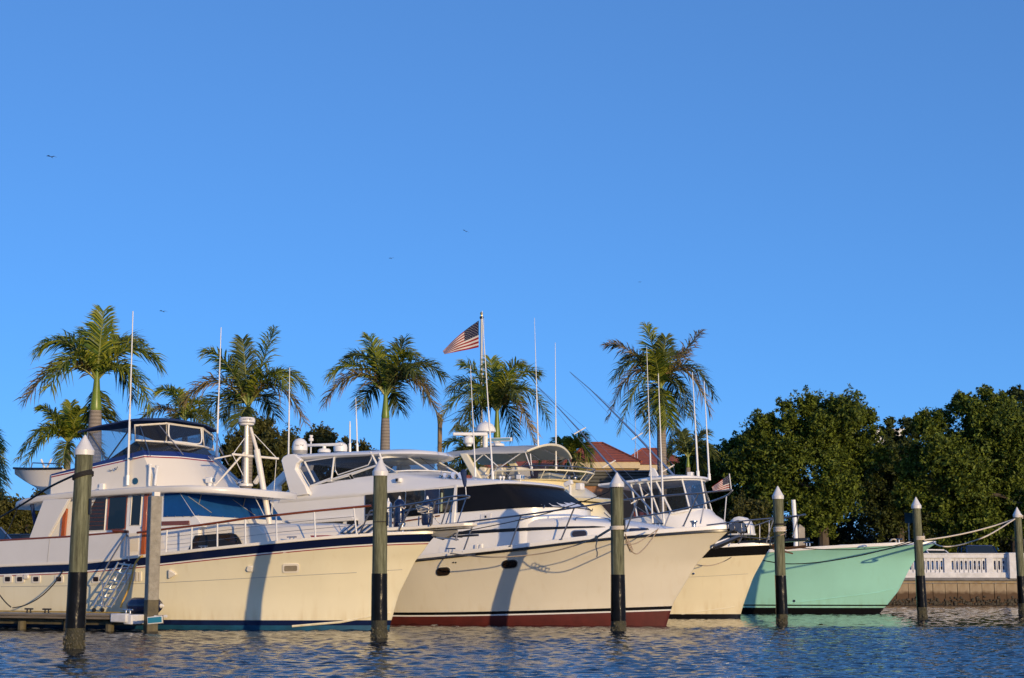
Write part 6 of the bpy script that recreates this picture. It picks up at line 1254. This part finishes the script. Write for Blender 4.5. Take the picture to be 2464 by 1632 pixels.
# ================================================================ flags
def flag_cloth(name, parent, W, H, m_list, ripple=.08, nx=40, ny=26, fall=.35, fold=None):
    """stars and stripes: thirteen stripes, a blue canton, real star shapes; hoist at x=0, fly towards -x"""
    def P(s, t):                                                         # s along the fly 0..1, t up the hoist 0..1
        x = -W*s*(.95 - .05*(1-t)*s); z = H*(t - 1) - fall*H*s*(.27 + .85*t*(.75 + .25*s)); y = ripple*math.sin(6.0*s + 2.2*t) * (s**.6) + .5*ripple*math.sin(11*s - 3*t)*s
        if fold: z += fold*H*.35*s*s*(1-t)
        return Vector((x, y, z))
    b = MB(); ys = []
    for k in range(13):
        t0, t1 = k/13, (k+1)/13; mi = 0 if k % 2 == 0 else 1
        for i in range(nx):
            s0, s1 = i/nx, (i+1)/nx
            if k >= 6 and s1 <= .4001: mi_ = 2
            else: mi_ = mi
            b.add([P(s0,t0),P(s1,t0),P(s1,t1),P(s0,t1)], [(0,1,2,3)], mi_)
    for r in range(9):
        for c in range(6 if r % 2 == 0 else 5):
            s0 = (.4/12)*(2*c+1 + (0 if r % 2 == 0 else 1)); t0 = 6/13 + (7/13)/10*(r+1); pts = []
            for k in range(10):
                a = math.pi/2 + math.pi*k/5; rr = (.015 if k % 2 == 0 else .006)
                pts.append(P(s0 + rr*math.cos(a)*H/W*.95, t0 + rr*math.sin(a)))
            for off in (-.006,.006):
                cc = P(s0,t0) + Vector((0,off,0)); n0 = len(b.v)
                b.add([cc] + [p + Vector((0,off,0)) for p in pts], [(0,1+k,1+(k+1)%10) for k in range(10)], 3)
    return b.build(name, m_list, parent, sharp=60)
def clothmat(n, c): return mat(n, c, .85, trans=0.0)
FL = [clothmat('flag_red', (.24,.006,.012)), clothmat('flag_white', (.56,.54,.52)), clothmat('flag_blue', (.006,.009,.045)), clothmat('flag_star', (.55,.55,.55))]
D = 95; gp = at(1157,1393,D); t = thing('flagpole', 'tall silver flagpole with a gold ball rising behind the palms', 'flagpole', (gp.x, D, GZ)); zt = at(1156,763,D).z - GZ
mb = MB(); mb.tube([(0,0,0),(0,0,zt*.5),(0,0,zt)], [.12,.10,.07], 12); mb.build('pole', mat('satin_pole_metal', (.42,.41,.38), .45, metal=.3), t)
mb = MB(); mb.ball((0,0,zt+.22), .10, 14, 8); mb.tube([(0,0,zt),(0,0,zt+.14)], .04, 8); mb.build('finial', mat('gilt_ball', (.75,.52,.18), .3, metal=1.0), t)
mb = MB(); mb.lathe([(.09,-.12),(.12,-.08),(.12,.02),(.05,.06)], (0,0,zt), 10); mb.tube([(0,0,zt-.05),(.12,-.1,zt-.05)], .02, 5); mb.build('truck', M['blackrub'], t)
mb = MB(); mb.tube([(.14,-.08,zt-.1),(.2,-.1,1.5)], .012, 4); mb.build('halyard', M['ropew'], t)
px_m = D/FPX
ft = thing('flag', 'stars and stripes flying to the left from the tall flagpole', 'flag', (gp.x-.17, D-.1, at(1153,772,D).z), R(0))
flag_cloth('cloth', ft, 92*px_m, 66*px_m, FL, .16, fall=1.0)
sp = b2.W(b2.S(1760,1180,.02)); bs = thing('bow_flagstaff', 'short white flagstaff on the bow rail of the white yacht', 'flagstaff', sp)
tp_ = b2.W(b2.S(1755,1140,.02)) - sp
mb = MB(); mb.tube([(0,0,-.03), tp_], .014, 6); mb.build('staff', M['whitep'], bs)
bf = thing('flag', 'small stars and stripes drooping from the bow staff of the white yacht', 'flag', sp + tp_*.92 + Vector((-.015,0,0)), R(8)); flag_cloth('cloth', bf, .50, .42, FL, .05, fall=.7)
# ================================================================ birds
M['bird'] = mat('dark_plumage', (.05,.05,.055), .8)
def bird(u, v, span_px, roll, label):
    p = at(u, v, 70); s_ = span_px/FPX*70/2; t = thing('bird', label, 'bird', p, R(random.uniform(-20,20)), 'birds gliding over the marina')
    mb = MB(); mb.tube([(0,-s_*.42,-.01),(0,-s_*.2,0),(0,.1*s_,.01),(0,.35*s_,0),(0,.62*s_,-.02)], [s_*.03,s_*.085,s_*.10,s_*.06,s_*.015], 8); mb.build('body', M['bird'], t)
    for sd in (-1,1):
        dr = roll if sd > 0 else -roll; z = lambda a, c: (a + dr*c)*s_
        mb = MB(); mb.slab([(0,-s_*.14,0),(sd*s_*.5,-s_*.20,z(.22,.5)),(sd*s_,-s_*.02,z(.02,1.0)),(sd*s_*.5,s_*.06,z(.20,.5)),(0,s_*.14,0)], (0,0,s_*.03)); mb.build('wing', M['bird'], t)
    return t
random.seed(9)
bird(124,378,26,-.15,'bird gliding at the far left of the sky with wings spread'); bird(393,750,20,-.15,'bird flying just above the antenna tips between two palms'); bird(1121,557,16,-.5,'bird banking steeply in mid sky above the flag')
bird(942,622,14,.1,'small bird below and left of the banking one'); bird(1540,679,9,0,'tiny far bird above the wind ruffled palm'); 
# ================================================================ cars, posts, tower behind
def car(name, label, cat, loc, rz, L, W, H, m, hood=.30, tail=.12, glass=.46):
    t = thing(name, label, cat, loc, rz, 'cars parked behind the seawall'); hl = L/2
    low = H*.58; sec = [(-hl,.55*H*.6,.92),(-hl+.05,low*.95,.97),(-hl+.25,low,1.0),(0,low*1.02,1.0),(hl-L*hood,low*1.0,1.0),(hl-.35,low*.90,.97),(hl-.06,low*.78,.92),(hl,low*.5,.86)]
    mb = MB(); rg = []
    for x, z, k in sec: w_ = W/2*k; rg.append([Vector((x,-w_*.96,.22)),Vector((x,-w_,.45)),Vector((x,-w_*.98,z*.85)),Vector((x,-w_*.90,z)),Vector((x,w_*.90,z)),Vector((x,w_*.98,z*.85)),Vector((x,w_,.45)),Vector((x,w_*.96,.22))])
    mb.loft(rg); mb.build('body', m, t, sharp=40)
    x0, x1 = -hl+L*tail*.5, hl-L*hood; rf = [(x0,low-.02,W*.44),(x1,low-.02,W*.44)]; up = [(x0+.25,H-.03,W*.36),(x1-.75,H-.03,W*.36)]
    lo_ = [Vector((x0,-W*.45,low-.03)),Vector((x1,-W*.45,low-.03)),Vector((x1,W*.45,low-.03)),Vector((x0,W*.45,low-.03))]; hi_ = [Vector((x0+.25,-W*.37,H-.04)),Vector((x1-.75,-W*.37,H-.04)),Vector((x1-.75,W*.37,H-.04)),Vector((x0+.25,W*.37,H-.04))]
    MB().loft([lo_,hi_]).build('window', M['carglass'], t, bevel=.03)
    mb = MB(); mb.loft([[p+Vector((0,0,-.005)) for p in hi_], [Vector((p.x*.97,p.y*.9,H+.02)) for p in hi_]]); 
    for i in range(4): mb.tube([lo_[i], hi_[i]], .045, 6)
    for f in (.45,): mb.tube([lo_[0].lerp(lo_[1],f), hi_[0].lerp(hi_[1],f)], .04, 6); mb.tube([lo_[3].lerp(lo_[2],f), hi_[3].lerp(hi_[2],f)], .04, 6)
    mb.build('roof', m, t, bevel=.02)
    for sx in (-.32,.31):
        for sy in (-1,1):
            wm = MB().lathe([(.12,-.10),(.31,-.11),(.33,-.06),(.33,.06),(.31,.11),(.12,.10)], (sx*L, sy*(W/2-.10), .33), 20, (0,1,0)).build('wheel', M['blackrub'], t); MB().lathe([(.19,-.115),(.20,-.08),(.20,.08),(.19,.115)], (sx*L, sy*(W/2-.10), .33), 14, (0,1,0)).build('rim', M['alu'], wm)
    for sy in (-1,1): MB().box((hl-.06, sy*W*.36, low*.70), (.14,.34,.17)).build('headlight', M['chrome'], t, bevel=.03)
    MB().box((hl-.02, 0, low*.66), (.10,W*.42,.16)).build('grille', M['steel'], t, bevel=.02)
    for sy in (-1,1): MB().box((hl-L*hood-.15, sy*(W/2+.08), low+.08), (.14,.16,.12)).build('mirror', m, t, bevel=.03)
    return t
M['carglass'] = mat('car_glass', (.02,.03,.04), .05, spec=.6)
M['silver'] = mat('silver_car_paint', (.40,.44,.50), .25, metal=.4, coat=.6); M['bluecar'] = mat('dark_blue_car_paint', (.010,.025,.09), .2, coat=.7); M['whitecar'] = mat('white_car_paint', (.7,.7,.7), .25, coat=.5); M['darkcar'] = mat('dark_car_paint', (.02,.02,.025), .2, coat=.6)
c = at(10,1300,57); car('parked_car', 'silver car seen through the stern of the blue striped yacht', 'car', (c.x-.9,57,GZ), R(-12), 4.8, 1.9, 1.9, M['silver'], hood=.26)
c = at(150,1300,63); car('parked_car', 'dark car glimpsed between the yacht wing and the nearest piling', 'car', (c.x-.5,63,GZ), R(-10), 4.6, 1.85, 1.75, M['darkcar'])
c = at(2357,1335,88); car('parked_car', 'dark blue car facing the water behind the balustrade', 'car', (c.x*84.8/88,84.8,GZ), R(-94), 4.7, 1.9, 1.78, M['bluecar'])
c = at(2236,1335,86); car('parked_car', 'white car half hidden behind the seafoam bow', 'car', (c.x-.2,84.3,GZ), R(-60), 4.5, 1.85, 1.55, M['whitecar'])
c = at(2060,1335,90); car('parked_car', 'dark red car low behind the seafoam boat', 'car', (c.x,91,GZ), R(-92), 4.6, 1.85, 1.5, mat('maroon_car_paint', (.05,.008,.01), .25, coat=.5))
D = 88; g = at(1056,1393,D); t = thing('utility_post', 'plain square wooden utility post between two palms', 'post', (g.x,D,GZ)); zt = at(1056,997,D).z - GZ
mb = MB(); mb.box((0,0,zt/2), (.21,.21,zt), R(20)); mb.build('post', mat('tan_timber', (.30,.21,.11), .9, var=.3, vscale=4, stretch=(3,3,.3)), t, bevel=.015)
mb = MB(); mb.tube([(.1,0,zt-.35),(.9,.3,zt+.15),(2.2,.6,zt+.5)], .012, 5); mb.tube([(.1,0,zt-.45),(1.3,.3,zt-.1)], .012, 5); mb.build('wire', M['blackrub'], t)
D = 135; g = at(1533,1393,D); t = thing('lattice_mast', 'thin lattice radio mast behind the red roofs', 'radio mast', (g.x,D,GZ)); zt = at(1533,985,D).z - GZ; zb = at(1533,1080,D).z - GZ
mb = MB()
for k in range(3): a = k*2.094; mb.tube([(.16*math.cos(a),.16*math.sin(a),0),(.16*math.cos(a),.16*math.sin(a),zb)], .022, 5)
for i in range(36): a = i*2.094; z = zb*i/36; mb.tube([(.16*math.cos(a),.16*math.sin(a),z),(.16*math.cos(a+2.094),.16*math.sin(a+2.094),z+zb/36)], .015, 4)
mb.build('lattice', M['alu'], t); mb = MB(); mb.tube([(0,0,zb-.3),(0,0,zt)], .035, 6); mb.build('whip', M['alu'], t)
# service sign board glimpsed under the oaks
c = at(2186,1250,93); t = thing('notice_board', 'blue notice board on a post in the shade under the oaks', 'sign', (c.x,93,GZ)); mb = MB(); mb.tube([(0,0,0),(0,0,c.z-GZ)], .05, 6); mb.build('post', M['whitep'], t); mb = MB(); mb.box((0,-.06,c.z-GZ+.1), (.45,.05,.65)); mb.build('board', mat('blue_board', (.04,.16,.24), .5), t, bevel=.01)
